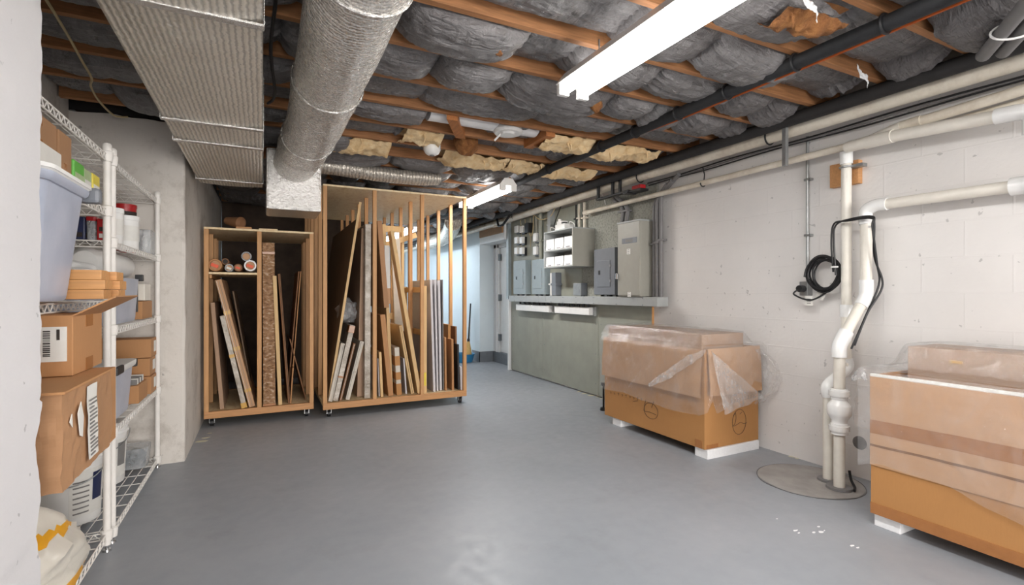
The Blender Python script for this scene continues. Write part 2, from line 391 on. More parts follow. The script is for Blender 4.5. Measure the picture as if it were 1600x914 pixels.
# door recess at the far right
struct('wall_recess', MB().box((3.68, 7.06, 0), (3.70, 7.10, 2.69)).box((3.41, 7.06, 2.06), (3.96, 8.06, 2.69)), 'white_trim')
struct('trim_3', MB().box((3.66, 7.06, 0), (3.96, 8.06, .18)), 'kerb')
struct('trim_4', MB().box((3.402, 8.05, 0), (3.68, 8.062, .18)).box((3.402, 8.05, 0), (3.412, 8.4, .18)), 'kerb')
struct('trim_5', MB().box((3.68, 7.85, .18), (3.76, 8.06, 2.06), .004).box((3.66, 7.90, .18), (3.69, 7.93, 2.06), .004).box((3.68, 7.06, 2.0), (3.76, 8.06, 2.06), .004), 'white_trim')
dr = struct('door_1', MB().box((3.715, 7.06, .185), (3.755, 7.845, 2.0), .003), 'white_trim')
for z in (.44, 1.13, 1.83):
    MB().box((3.675, 7.80, z-.055), (3.716, 7.862, z+.055), .003).cyl((3.675, 7.83, z-.06), (3.675, 7.83, z+.06), .008).make('hinge', 'hinge', dr)
MB().lathe([(.0, -.05), (.025, -.05), (.028, -.03), (.02, -.01), (.01, 0)], (3.70, 7.14, 1.1), rot=Matrix.Rotation(math.radians(90), 3, 'Y')).make('door_knob', 'chrome', dr)
struct('trim_6', MB().box((3.385, 7.10, 2.17), (3.41, 8.02, 2.40), .003), 'plywall')
struct('trim_7', MB().box((3.455, 7.0, .0), (3.56, 7.04, 2.44), .003), 'white_trim')
struct('wall_corner', MB().box((3.56, 7.0, 0), (3.96, 7.06, 2.69)), 'wall')

# joists, subfloor blocking and insulation batts
JY = [.825+.406*k for k in range(-9, 31)]
jn = 0
def joist(y):
    mb = MB()
    mb.box((-1.14 if 1.7 < y < 4.3 else -.49, y-.019, CZ), (3.40 if y > 8 else 3.515, y+.019, 2.688), .002); return mb
order = lambda y: 'dark timber' if y > 6 else 'orange-brown timber'
names = ['first', 'second', 'third', 'fourth', 'fifth', 'sixth', 'seventh', 'eighth', 'ninth', 'tenth', 'eleventh', 'twelfth', 'thirteenth',
         'fourteenth', 'fifteenth', 'sixteenth', 'seventeenth', 'eighteenth', 'nineteenth', 'twentieth', 'twenty-first', 'twenty-second', 'twenty-third', 'twenty-fourth', 'twenty-fifth', 'twenty-sixth', 'twenty-seventh', 'twenty-eighth']
vis = [y for y in JY if y > .7]
for y in JY:
    if y > .7:
        if y > .7:
            i = vis.index(y)
            if i > 24: continue
            thing('ceiling_joist', joist(y), 'joist', 'orange-brown timber ceiling joist, %s from the viewer, running to the right wall' % names[i], 'joist', (1.2, y, CZ), 'ceiling joists')
        else:
            thing('ceiling_joist', joist(y), 'joist', 'orange-brown timber ceiling joist behind the viewer', 'joist', (1.2, y, CZ), 'ceiling joists out of frame')
def batt(y0, y1, seed, x0=-1.25, x1=3.2, holes=()):
    rnd = random.Random(seed); yc = (y0+y1)/2; hw = (y1-y0)/2-.021
    cuts = [x0]; 
    while cuts[-1] < x1: cuts.append(cuts[-1]+rnd.choice([.26, .34, .46, .62, .85])*rnd.uniform(.85, 1.2))
    amps = [rnd.uniform(.02, .13) if yc < 4.4 else rnd.uniform(.07, .14) for _ in cuts]; tilt = [rnd.uniform(-.5, .5) for _ in cuts]
    n = int((x1-x0)/.0115); m = 22
    def fn(i, j):
        x = x0+(x1-x0)*i
        k = 0
        while k < len(cuts)-2 and x > cuts[k+1]: k += 1
        a, b = cuts[k], cuts[k+1]; s = (x-a)/(b-a)
        pinch = max(0, 1-abs(2*s-1)**3.2)**.55
        u = 2*j-1
        prof = max(0, 1-abs(u)**2.6)**.62
        h = (.035+amps[k]*pinch)*prof*(1+tilt[k]*u*.7)
        for (ha, hb) in holes:
            if ha < x < hb: h *= max(0, 1-min(x-ha, hb-x)/.06)
        wr = .012*noise.noise(Vector((x*5+seed, u*6, 1)))+.007*noise.noise(Vector((x*22, u*4+seed, x*3)))*(1.2-pinch*.6)
        cr = (1-abs(noise.noise(Vector((x*13+2.5*noise.noise(Vector((x*3, u*2, seed))), u*1.5+seed, 7)))))**6
        cr2 = (1-abs(noise.noise(Vector((x*6+seed, u*3.2+1.5*nz(x*4, 2), 3)))))**7
        wr += .009*cr*(.35+.65*abs(u))+.010*cr2
        # gathers radiating from the pinched ends
        g = .010*math.sin(u*26+3*nz(x*3, seed))*(1-pinch)
        z = 2.53-h+(wr+g)*prof
        hang = max(0, 2.45-z); w = hw+min(.040, hang*1.3)
        return Vector((x, yc+u*w, z))
    return MB().grid(fn, n, m)
for i in range(len(JY)-1):
    y0, y1 = JY[i], JY[i+1]
    if y0 < .3 or y0 > 10.2: continue
    if abs(y0-4.07-.003) < .1: holes = [(.62, 3.0)]
    else: holes = []
    far = 'near' 
    k = sum(1 for y in JY if y > .3 and y <= y0)-1
    hol = {3.26: [(1.0, 1.58), (1.95, 3.05)], 3.67: [(.95, 1.5), (1.45, 1.9)]}
    for key, v in hol.items():
        if abs(y0-key) < .1: holes = holes+v
    thing('insulation_batt', batt(y0, y1, 11+i*3, x0=-1.13 if 1.6 < y0 < 3.95 else -.48, holes=holes), 'batt', 'dark grey plastic-faced insulation batt bulging between ceiling joists, %s bay from the viewer' % names[k], 'insulation', (1.2, (y0+y1)/2, 2.5), 'insulation batts between the joists')
# solid wood blocking pieces between joists
for (x, k, tlt, what) in ((1.28, 3.26, .10, 'beside the round white register'), (1.98, 3.26, 0, 'right of the round white register')):
    y0 = min(JY, key=lambda q: abs(q-k))
    mb = MB().poly([(x-.04-tlt, y0+.02, CZ-.03), (x+.04-tlt, y0+.02, CZ-.03), (x+.04+tlt, y0+.386, CZ-.03), (x-.04+tlt, y0+.386, CZ-.03)], (0, 0, .15))
    thing('joist_blocking', mb, 'joist_y', 'short wooden block nailed between two joists, '+what, 'wood block', (x, y0+.2, CZ))
# torn yellow fibreglass
def fibre(xa, xb, ya, yb, z, seed, sag=.06):
    rnd = random.Random(seed)
    def fn(i, j):
        x = xa+(xb-xa)*i; e = .09*nz(x*6, seed)+.06*nz(x*19, seed+5)
        y = ya+(yb-ya+e)*j
        zz = z-sag*math.sin(math.pi*min(1, j*1.05))*(.7+.5*nz(x*4, seed*2))+.035*nz(x*8, y*8, seed)+.018*nz(x*26, y*26, seed)
        return Vector((x, y-.02*math.sin(9*x)*(1-j), zz))
    def top(i, j):
        p_ = fn(i, j); return Vector((p_.x, p_.y, max(p_.z+.02, z+.05)))
    mb = MB().grid(fn, int((xb-xa)/.012), 20).grid(top, int((xb-xa)/.04), 6)
    # hanging wisps
    for _ in range(int((xb-xa)*5)):
        x = rnd.uniform(xa, xb); q = fn((x-xa)/(xb-xa), rnd.random()*.3)
        mb.tube([q, q+Vector((.01, 0, -.03)), q+Vector((rnd.uniform(-.01, .02), 0, -rnd.uniform(.04, .09)))], .004, 5, rad=[.008, .005, .001])
    return mb
for (xa, xb, ya, yb, z, sd, sg, lab) in (
    (.30, .95, 4.10, 4.46, 2.45, 3, .09, 'torn yellow fibreglass insulation hanging beside the round foil duct'),
    (1.42, 2.05, 4.10, 4.46, 2.45, 5, .08, 'torn yellow fibreglass insulation hanging right of the smoke detector'),
    (2.05, 3.02, 4.10, 4.46, 2.44, 7, .08, 'torn yellow fibreglass insulation hanging near the far black pipe'),
    (.98, 1.28, 3.70, 4.05, 2.46, 9, .06, 'small torn yellow fibreglass tuft above the smoke detector'),
    (1.98, 2.42, 3.30, 3.64, 2.45, 11, .09, 'torn yellow fibreglass insulation beside the round white register'),
    (2.46, 3.12, 3.30, 3.64, 2.45, 13, .09, 'long torn yellow fibreglass insulation against the right side pipes')):
    thing('fibreglass_tuft', fibre(xa, xb, ya, yb, z, sd, sg), 'fibre', lab, 'insulation', ((xa+xb)/2, (ya+yb)/2, z))
for (x, y, w, lab) in ((1.52, 3.88, .10, 'brown fibre clump hanging between joists behind the smoke detector'), (-.02, 4.75, .11, 'brown fibre clump hanging left of the foil duct boot'), (1.02, 2.20, .05, 'narrow brown fibre strip hanging between two batts'), (1.9, 2.6, .05, 'narrow brown fibre strip hanging near the end of the tube light')):
    mb = MB().lathe([(0.001, .12), (w*.7, .1), (w, .03), (w*.9, -.03), (w*.5, -.07), (.001, -.08)], (x, y, CZ))
    mb.v = [(a+.02*nz(a*20, b*20, c*20), b+.02*nz(a*20, b*20, c*20+9), c+.03*nz(a*16, b*16, c*9)) for a, b, c in mb.v]
    thing('fibre_clump', mb, 'fibre_brown', lab, 'insulation', (x, y, CZ))

# ---------------------------------------------------------------- ducts
d = T('rectangular_foil_duct', 'large rectangular foil-wrapped duct along the upper left of the ceiling', 'duct', (-.23, 2.2, 2.13))
def ductface(i, j):
    y = -1.6+6.4*i; per = j*4; k = min(3, int(per)); f_ = per-k
    c = [(-.46, 2.125), (0, 2.125), (0, 2.44), (-.46, 2.44), (-.46, 2.125)]
    a, b = c[k], c[k+1]; x = a[0]+(b[0]-a[0])*f_; z = a[1]+(b[1]-a[1])*f_
    bulge = .010*math.sin(math.pi*f_)
    seam = .006*math.exp(-((y % 1.25-.6)/.05)**2)
    n_ = .003*nz(x*9, y*5, z*9)
    if k == 0: z -= bulge+seam+n_
    if k == 1: x += (bulge+seam)*.3
    return Vector((x, y, z))
d.part('duct_jacket', MB().grid(ductface, 260, 80, True).box((-.455, 4.79, 2.13), (-.005, 4.80, 2.435)), 'foil_flat')
for q, y in enumerate((-.4, 1.85, 3.05, 3.45, 4.55)):
    d.part('strap', MB().box((-.466, y, 2.105-.0), (.006, y+.035, 2.114), .002).box((-.466, y, 2.11), (-.462, y+.035, 2.44)).box((.004, y, 2.11), (.007, y+.035, 2.44)), 'foil_smooth')
d = T('round_foil_duct', 'round foil-wrapped duct ending in a foil box boot above the racks', 'duct', (.27, 2, 2.1))
def rduct(i, j):
    y = -1.4+5.85*i; a = 2*math.pi*j
    r = .158+.004*nz(y*3, math.cos(a)*2, math.sin(a)*2)+.006*math.exp(-((y % 1.1-.5)/.025)**2)
    return Vector((.285-.055*max(0, (y-3.2)/1.1)+r*math.cos(a), y, 2.24+r*math.sin(a)*(1+.04*math.sin(y*4))))
d.part('duct_jacket', MB().grid(rduct, 260, 48, True), 'foil_round')
for y in (1.62, 2.55, 3.5):
    pts = [(.285-.055*max(0, (y-3.2)/1.1)+.164*math.cos(a), y+.05*math.sin(a), 2.24+.164*math.sin(a)) for a in [2*math.pi*k/40 for k in range(41)]]
    d.part('strap', MB().tube(pts, .005, 6), 'foil_smooth')
bx = MB().box((.025, 4.26, 1.865), (.425, 4.70, 2.34), .02)
bo = d.part('boot', bx, 'foil_smooth')
d2 = MB()
def br(i, j):
    x = .18+1.42*i; a = 2*math.pi*j; r = .085*(1-.25*max(0, i-.9)*10)+.006*nz(x*6, a)
    return Vector((x, 4.84+r*1.1*math.cos(a)+.01*nz(x*2, 0), 2.365+r*.8*math.sin(a)+.012*math.sin(x*4)))
thing('branch_foil_duct', d2.grid(br, 80, 24), 'foil_x', 'slender foil-wrapped branch duct crossing above the tall rack', 'duct', (.9, 4.84, 2.36))
# far foil ducts seen over the rack
mb = MB().tube(bez([(2.75, 7.6, 2.36), (2.95, 8.3, 2.3), (3.1, 9.2, 2.26), (3.12, 10.6, 2.26)]), .14, 20)
thing('flexible_foil_duct', mb, 'foil_x', 'far foil duct bending along the right wall beyond the door', 'duct', (2.9, 8.5, 2.2))
# ---------------------------------------------------------------- ceiling fittings
def fixture(x, y0, y1, z, label, power, col=(1, .97, .93), tube='tube', link=True):
    f = T('fluorescent_light', label, 'ceiling light', (x, (y0+y1)/2, z), None)
    f.part('housing', MB().poly([(x-.10, y0, z+.06), (x-.045, y0, z+.13), (x+.045, y0, z+.13), (x+.10, y0, z+.06), (x+.085, y0, z+.055), (x-.085, y0, z+.055)], (0, y1-y0, 0)), 'white_plastic')
    for s in (-1, 1):
        f.part('tube', MB().cyl((x+s*.055, y0+.03, z+.025), (x+s*.055, y1-.03, z+.025), .019, 14), tube)
    for yy in (y0, y1-.03):
        for s in (-1, 1): f.part('end_socket', MB().box((x+s*.095, yy, z+.0), (x+s*.03, yy+.03, z+.06), .006), 'white_plastic')
    for yy in (y0+.25, y1-.25):
        f.part('hanger', MB().cyl((x, yy, z+.12), (x, yy, CZ+.03), .004, 6), 'galv')
    a = area_light('lamp_glow', (x, (y0+y1)/2, z-.004), .15, y1-y0-.08, power, col); a.parent = f.o; a.location = Vector((0, 0, -.006))
    b = area_light('lamp_upglow', (0, 0, 0), .17, y1-y0-.1, power*.07, col, (math.pi, 0, 0)); b.parent = f.o; b.location = Vector((0, 0, .137))
    return f
fixture(1.50, -.14, 2.27, 2.27, 'long lit fluorescent fixture overhead nearest the viewer', 35, (1, .992, .98))
fixture(2.27, 4.60, 5.82, 2.27, 'lit fluorescent fixture beyond the black pipe, right of the tall rack', 26, (1, .992, .98))
fixture(2.30, 8.2, 10.6, 2.27, 'distant lit fluorescent fixture seen through the rack uprights', 28, (.85, .93, 1), 'tube_cool')
fixture(.35, -3.3, -2.1, 2.27, 'added unseen fluorescent fixture behind the viewer, fills the left side', 62, (1, .992, .98))  # added fill, unseen: brightens the left floor, shelves and pier
s_ = T('smoke_detector', 'small round white smoke detector on a joist', 'smoke detector', (1.17, 3.92, 2.4))
c = on_z(675, 238, 2.375)
s_ = s_.part('detector_body', MB().lathe([(.001, -.045), (.035, -.043), (.055, -.03), (.068, -.008), (.07, .0), (.07, .06)], (c.x, c.y, 2.395), 32), 'white_plastic')
MB().lathe([(.001, -.052), (.018, -.05), (.022, -.04)], (c.x, c.y, 2.395), 20).make('sensor_grille', 'ink_grey', s_, (1.17, 3.92, 2.4))
c = on_z(800, 205, 2.43); c.y += .07
r_ = T('round_register', 'round white air register between joists with a white duct sleeve', 'vent', (c.x, c.y, 2.43))
r_.part('register_face', MB().lathe([(.001, -.03), (.05, -.03), (.06, -.015), (.10, -.02), (.115, 0), (.10, .03)], (c.x, c.y, 2.45), 32), 'white_plastic')
r_.part('duct_sleeve', MB().tube([(c.x-.62, c.y+.02, 2.535), (c.x+.25, c.y+.02, 2.535)], .09, 20), 'white_bag')
r_.part('pull_lever', MB().tube([(c.x-.05, c.y+.02, 2.43), (c.x-.09, c.y+.05, 2.38)], .008, 8), 'white_plastic')
# loose cream cable over the shelves
pts = [on_z(60, -20, 2.38), on_z(100, 45, 2.38), on_z(128, 95, 2.38), on_z(143, 122, 2.37), on_z(142, 135, 2.38), on_z(155, 158, 2.38), on_z(178, 180, 2.38), on_z(200, 183, 2.39)]
thing('loose_cable', MB().tube(bez(pts), .006, 8), 'wire_cream', 'loose cream cable drooping from the dark ceiling above the wire shelves', 'cable', pts[3])
# black foam-sleeved pipe with copper tube
X1 = 2.45
bp = T('black_insulated_pipe', 'long black foam-sleeved pipe hung under the joists with a copper tube beside it', 'pipe', (X1, 3, 2.4))
bp.part('foam_sleeve', MB().tube([(X1, -1, 2.405), (X1, 1.5, 2.402), (X1-.0, 3.2, 2.40), (X1, 4.56, 2.398), (X1+.03, 9, 2.40)], .036, 16), 'blackfoam')
for y in (1.22, 1.63, 2.05, 2.44, 2.86, 3.27, 4.1):
    bp.part('clamp', MB().tube([(X1+.041*math.cos(a), y, 2.402+.041*math.sin(a)) for a in [2*math.pi*k/20 for k in range(21)]], .008, 6), 'black')
bp.part('copper_tube', MB().tube([(X1+.055, -1, 2.385), (X1+.055, 2.5, 2.385), (X1+.05, 3.0, 2.40)], .009, 8), 'copper')
X2 = 3.24
thing('black_pipe', MB().tube([(X2, -1, 2.405), (X2, 13, 2.405)], .042, 16).box((3.27, -1, 2.44), (3.40, 13, 2.448)), 'pipe_and_shade', 'black pipe with a painted shade strip running just above the thick cream pipe', 'pipe', (X2, 3, 2.4))  # flat box beside the pipe paints in the shadow band
# thick cream drain pipe along the right wall
XC = 3.36
cp = T('cream_drain_pipe', 'thick aged cream pipe running under the ceiling along the right wall', 'pipe', (XC, 3, 2.39))
cp.part('pipe', MB().tube([(XC, -1, 2.365), (XC, 3.8, 2.372), (XC, 7.0, 2.33), (XC-.05, 13, 2.30)], .046, 20), 'cream')
for y in (2.44, 3.85, 6.6, 7.6, 8.4):
    cp.part('hanger', MB().tube([(XC+.050*math.cos(a), y, 2.368-.006*(y-3.8)*(y > 3.8)+.052*math.sin(a)) for a in [math.pi*(.9+k*1.3/16) for k in range(17)]], .006, 6), 'black')
for y in (5.7, 7.3):
    cp.part('coupling', MB().cyl((XC, y-.05, 2.352-.012*(y-5)), (XC, y+.05, 2.35-.012*(y-5)), .053, 20), 'cream')
# thin cream condensate pipe
XT = 3.40
tp = T('thin_cream_pipe', 'thin cream pipe running along the white wall into the white tee', 'pipe', (XT, 3, 2.16))
tp.part('pipe', MB().tube([(XT, 4.86, 2.158), (XT, 1.86, 2.17)], .024, 16), 'cream')
tp.part('end_cap', MB().cyl((XT, 4.87, 2.158), (XT, 4.80, 2.158), .029, 16), 'cream')
for y in (3.1,):
    tp.part('hanger', MB().tube([(XT+.0, y, 2.30), (XT+.02, y, 2.24)]+[(XT+.030*math.cos(a), y, 2.165+.030*math.sin(a)) for a in [math.pi*(.35-k*1.35/14) for k in range(15)]], .005, 6), 'black')
tb = T('white_upper_pipes', 'white tee and pair of white pipes continuing right along the upper wall', 'pipe', (3.38, 1.5, 2.17))
tb.part('tee', MB().tube([(XT, 1.90, 2.168), (XT, 1.72, 2.168)], .034, 18).tube([(XT, 1.80, 2.17), (3.385, 1.60, 2.205)], .03, 18), 'pvc')
tb.part('lower_pipe', MB().tube([(XT-.03, 1.90, 2.155), (XT-.06, 1.66, 2.148), (XT-.06, 1.10, 2.112)], .034, 18), 'pvc')
tb.part('coupling', MB().cyl((XT-.04, 1.78, 2.153), (XT-.06, 1.62, 2.146), .039, 20), 'pvc')
tb.part('elbow', MB().tube([(XT-.06, 1.16, 2.116), (XT-.06, 1.08, 2.112), (XT-.06, 1.04, 2.10), (XT-.06, 1.02, 2.07), (XT-.06, 1.02, 1.99)], .040, 20), 'pvc_bright')
tb.part('upper_pipe', MB().tube([(3.39, 1.66, 2.20), (3.39, .4, 2.265)], .028, 16), 'cream')
tb.part('rear_pipe', MB().tube([(3.46, 1.50, 2.17), (3.46, .4, 2.22)], .022, 16), 'cream')
tb.part('coupling', MB().cyl((3.39, 1.60, 2.203), (3.39, 1.50, 2.208), .033, 18), 'cream')

# ---------------------------------------------------------------- sump pit with its pipes
sc = Vector((3.17, 2.02, 0))
sm = T('sump_cover', 'round cracked concrete sump cover in the floor by the white wall', 'pit cover', sc)
def disc(i, j):
    a = 2*math.pi*j; r = .30*i*(1+.02*nz(math.cos(a)*4, math.sin(a)*4)); return sc+Vector((r*math.cos(a), r*math.sin(a), .004+.004*(1-i)+.001*nz(r*20, a*3)))
sm.part('cover', MB().grid(disc, 14, 48), 'sump')
sm.part('rim', MB().tube([sc+Vector((.305*math.cos(a)*(1+.03*nz(a*2, 4)), .305*math.sin(a), .002)) for a in [2*math.pi*k/60 for k in range(61)]], .0022, 6), 'conduit')
RP = .032
A0 = Vector((3.195, 1.845, .01))
def ringed(name, t_, a, b, r, mat='pvc_bright', n=24): t_.part(name, MB().cyl(a, b, r, n), mat)
pa = T('sump_discharge_pipe', 'white discharge pipe with check valve rising from the sump and turning right along the wall', 'pipe', A0)
top_lo = Vector((3.20, 1.845, .90)); up1 = Vector((3.40, 1.80, 1.20)); up2 = Vector((3.40, 1.80, 1.74))
pa.part('lower_pipe', MB().cyl(A0, (A0.x, A0.y, .36), RP), 'pvc')
pa.part('floor_flange', MB().lathe([(.034, .02), (.07, .02), (.072, .006), (.034, .004)], (A0.x, A0.y, 0)), 'conduit')
cv = pa.part('check_valve', MB().lathe([(.036, .24), (.047, .245), (.047, .25), (.047, .31), (.043, .312), (.043, .33), (.062, .36), (.066, .37), (.066, .42), (.060, .43), (.045, .45), (.043, .46), (.047, .462), (.047, .52), (.036, .525)], (A0.x, A0.y, .10), 28), 'pvc_bright')
for zz in (.385, .60):
    MB().cyl((A0.x, A0.y, zz-.02), (A0.x, A0.y, zz+.012), .056, 12).make('ribbed_nut', 'white_plastic', cv, A0)
pa.part('riser', MB().cyl((A0.x, A0.y, .61), top_lo, RP), 'pvc')
pa.part('lower_elbow', MB().tube(bez([(A0.x, A0.y, .82), top_lo+Vector((0, 0, -.01)), top_lo+(up1-top_lo)*.25], 6), .042, 20), 'pvc_bright')
pa.part('diagonal_pipe', MB().cyl(top_lo+(up1-top_lo)*.1, up1-(up1-top_lo)*.08, RP), 'pvc')
pa.part('upper_elbow', MB().tube(bez([up1-(up1-top_lo)*.22, up1, up1+Vector((0, 0, .10))], 6), .040, 20), 'pvc_bright')
pa.part('vertical_pipe', MB().cyl(up1, up2-Vector((0, 0, .04)), RP), 'pvc')
pa.part('top_elbow', MB().tube(bez([up2-Vector((0, 0, .09)), up2+Vector((0, 0, -.01)), up2+Vector((0, -.05, .02)), up2+Vector((0, -.12, .02))], 6), .038, 20), 'pvc_bright')
pa.part('horizontal_pipe', MB().cyl(up2+Vector((0, -.08, .02)), (3.40, .60, 1.755), RP), 'pvc')
pa.part('union', MB().cyl((3.40, 1.12, 1.757), (3.40, .98, 1.757), .046, 24).cyl((3.40, 1.06, 1.757), (3.40, 1.02, 1.757), .052, 24), 'pvc_bright')
B0 = Vector((3.265, 1.955, .01)); b1 = Vector((3.265, 1.955, .62)); b2 = Vector((3.42, 1.93, .72)); b3 = Vector((3.42, 1.93, 2.13))
pb = T('sump_vent_pipe', 'tall straight white pipe rising from the sump to the block of wood under the tee', 'pipe', B0)
pb.part('lower_pipe', MB().cyl(B0, b1, .030), 'pvc')
pb.part('floor_flange', MB().lathe([(.03, .02), (.06, .02), (.062, .006), (.03, .004)], (B0.x, B0.y, 0)), 'conduit')
pb.part('offset_elbow', MB().tube(bez([b1-Vector((0, 0, .07)), b1, b2, b2+Vector((0, 0, .07))], 8), .036, 18), 'pvc_bright')
pb.part('tall_pipe', MB().cyl(b2, b3, .030), 'pvc')
for z in (1.10, 2.10):
    pb.part('coupling', MB().cyl((b2.x, b2.y, z-.04), (b2.x, b2.y, z+.04), .037, 20), 'pvc_bright')
pb.part('pipe_clamp', MB().tube([(b2.x+.036*math.cos(a), b2.y+.036*math.sin(a), 2.04) for a in [2*math.pi*k/20 for k in range(21)]], .007, 6).box((b2.x, b2.y-.10, 2.03), (b2.x+.05, b2.y-.02, 2.05)), 'galv')
thing('wood_block', MB().box((3.475, 1.885, 1.935), (3.52, 2.07, 2.09), .003), 'stud_x', 'small square wood block fixed to the wall behind the tall white pipe', 'wood block', (3.5, 1.88, 1.9))
# black pump cable looped over the pipes
def loop(c, r, n, jit, seed, nrm='x'):
    rnd = random.Random(seed); pts = []; R0 = [(rnd.uniform(.72, 1.12), rnd.uniform(-.014, .014), rnd.uniform(-.02, .02), rnd.uniform(-.03, .01)) for _ in range(n+1)]
    for k in range(n*16):
        a = 2*math.pi*k/16; i_ = k//16; f_ = (k % 16)/16; q = [R0[i_][w]*(1-f_)+R0[i_+1][w]*f_ for w in range(4)]
        rr = r*q[0]*(1+jit*.25*nz(k*.4, seed)); pts.append(c+Vector((q[3], rr*math.cos(a)+q[1], rr*math.sin(a)*1.08+q[2])))
    return pts
plug = on_x(1262, 452, 3.47); lc = on_x(1290, 428, 3.44)
w1 = loop(lc, .108, 8, .28, 2)
cab = T('pump_cable', 'coiled black pump cable looped over the white pipes and hanging down to the sump', 'cable', lc)
cab.part('coil', MB().tube(bez(w1, 3), .0065, 7), 'black')
sag = [on_x(1306, 430, 3.38), on_x(1303, 380, 3.36), on_x(1306, 352, 3.36), on_x(1330, 342, 3.34), on_x(1362, 338, 3.35), on_x(1366, 350, 3.35), on_x(1366, 400, 3.38), on_x(1378, 435, 3.42), on_x(1376, 455, 3.42), on_x(1355, 490, 3.36), on_x(1335, 540, 3.3)]
cab.part('cable_strand', MB().tube(bez(sag, 8), .006, 7), 'black')
sag2 = [on_x(1302, 425, 3.38), on_x(1299, 380, 3.36), on_x(1303, 350, 3.36), on_x(1325, 345, 3.33), on_x(1362, 341, 3.34), on_x(1363, 355, 3.34), on_x(1370, 410, 3.38), on_x(1373, 445, 3.42), on_x(1352, 495, 3.36), on_x(1330, 545, 3.28)]
cab.part('cable_strand', MB().tube(bez(sag2, 8), .006, 7), 'black')
cab.part('cable_strand', MB().tube(bez([on_x(1327, 735, 3.27), on_x(1330, 750, 3.26), Vector((3.24, 1.78, .03)), Vector((3.2, 1.76, .02))], 8), .008, 7), 'black')
for i_, (px, py) in enumerate(((1306, 417), (1364, 354))):
    cab.part('cable_tie', MB().box(on_x(px-6, py-1, 3.36)-Vector((.012, 0, 0)), on_x(px+4, py+1, 3.36), .001), 'white_plastic')
ob_ = T('outlet_box', 'small grey outlet box with a plug and tag under the slim conduit', 'outlet', on_x(1260, 455, XR))
a = on_x(1250, 440, XR-.05); b = on_x(1270, 462, XR)
ob_.part('box', MB().box((XR-.06, b.y, b.z), (XR, a.y, a.z), .005), 'galv')
ob_.part('plug', MB().cyl((XR-.06, (a.y+b.y)/2, b.z+.05), (XR-.11, (a.y+b.y)/2, b.z+.05), .024, 12).tube(bez([(XR-.10, (a.y+b.y)/2, b.z+.05), (XR-.12, (a.y+b.y)/2+.03, b.z+.01), (XR-.1, (a.y+b.y)/2-.08, b.z-.03), (XR-.07, (a.y+b.y)/2-.18, b.z+.03)]), .006), 'black')
q = on_x(1264, 470, XR-.09)
tg = ob_.part('warning_tag', MB().box((q.x-.002, q.y-.027, q.z-.034), (q.x+.002, q.y+.027, q.z+.034), .001), 'paper')
MB().box((q.x-.002, q.y-.014, q.z-.02), (q.x-.001, q.y+.014, q.z-.016)).box((q.x-.002, q.y-.014, q.z-.006), (q.x-.001, q.y+.014, q.z-.003)).box((q.x-.002, q.y-.014, q.z+.01), (q.x-.001, q.y+.014, q.z+.014)).make('printed_lines', 'ink', tg, ob_.loc)
q = on_x(1282, 462, XR-.07)
MBt = MB().box((q.x-.001, q.y-.03, q.z-.024), (q.x+.001, q.y+.03, q.z+.024), mat=Matrix.Translation(q) @ Matrix.Rotation(.5, 4, 'X') @ Matrix.Translation(-q))
ob_.part('hang_tag', MBt, 'paper')
cy = on_x(1262, 440, XR-.02)
ct = T('slim_conduit', 'slim vertical steel conduit rising from the outlet box to the ceiling strut', 'conduit', (XR-.02, cy.y, 1.29))
ct.part('conduit', MB().cyl((XR-.022, cy.y, cy.z-.01), (XR-.022, cy.y, 2.34), .010, 12), 'galv')
for z in (1.63, 2.03):
    ct.part('strap', MB().box((XR-.036, cy.y-.03, z-.008), (XR, cy.y+.02, z+.008), .002), 'galv')
ct.part('strut', MB().box((XR-.28, cy.y-.012, 2.10), (XR-.25, cy.y+.018, 2.50), .003), 'galv')
# grey conduits at the upper right corner
gc = T('grey_conduit_pair', 'pair of grey plastic conduits strapped together at the top right corner', 'conduit', (3, 1, 2.4))
dv = (Vector((3.15, 1.12, 0))-Vector((2.83, .90, 0))).normalized()
for s, nm in ((0, 'conduit'), (.07, 'conduit')):
    o_ = Vector((dv.y, -dv.x, 0))*s
    gc.part(nm, MB().cyl(Vector((2.3, .583, 2.345))+o_, Vector((3.06, 1.108, 2.345))+o_, .029, 16), 'conduit')
gc.part('strap', MB().tube([Vector((2.86, .970, 2.345))+Vector((dv.y, -dv.x, 0))*(.035+.075*math.cos(a))+Vector((0, 0, .036*math.sin(a))) for a in [2*math.pi*k/24 for k in range(25)]], .005, 6), 'white_plastic')

# ---------------------------------------------------------------- grey electrical backboard
XB = 3.49
M['rack_depth_shade'] = plain('rack_depth_shade_paint', srgb(74, 60, 50), .85, var=.35, sc=6)  # dark colour stands in for the unlit depth behind the racks
eb = T('electrical_backboard', 'grey painted plywood backboard behind all the electrical boxes', 'backboard', (XB, 5.4, 0))
yl, yr = 6.98, 3.83
seams = [yl, on_x(848, 520, XB).y, on_x(935, 520, XB).y, yr]
for i in range(3):
    eb.part('lower_sheet', MB().box((XB, seams[i]-.002, .02), (XR-.001, seams[i+1]+.002, 1.11), .002), 'greypanel')
eb.part('upper_sheet', MB().box((XB, yl, 1.10), (XR-.001, 5.05, 2.32), .002), 'greypanel')
eb.part('rough_upper_sheet', MB().box((XB, 5.045, 1.10), (XR-.001, 3.76, 2.32), .002), 'aggregate', label='rough speckled grey upper sheet')
eb.part('raw_edge', MB().box((XB+.002, yr-.002, .02), (XR-.001, yr-.0005, 1.11)), 'oak', label='bare orange plywood edge')
sm_ = MB()
for y in (yl-.08, seams[1]+.05, seams[1]-.05, seams[2]+.05, seams[2]-.05, yr+.06):
    for z in (.15, .5, .85): sm_.cyl((XB-.002, y, z), (XB, y, z), .006, 8)
o = eb.part('screw', sm_, 'dark_steel'); o['kind'] = 'stuff'
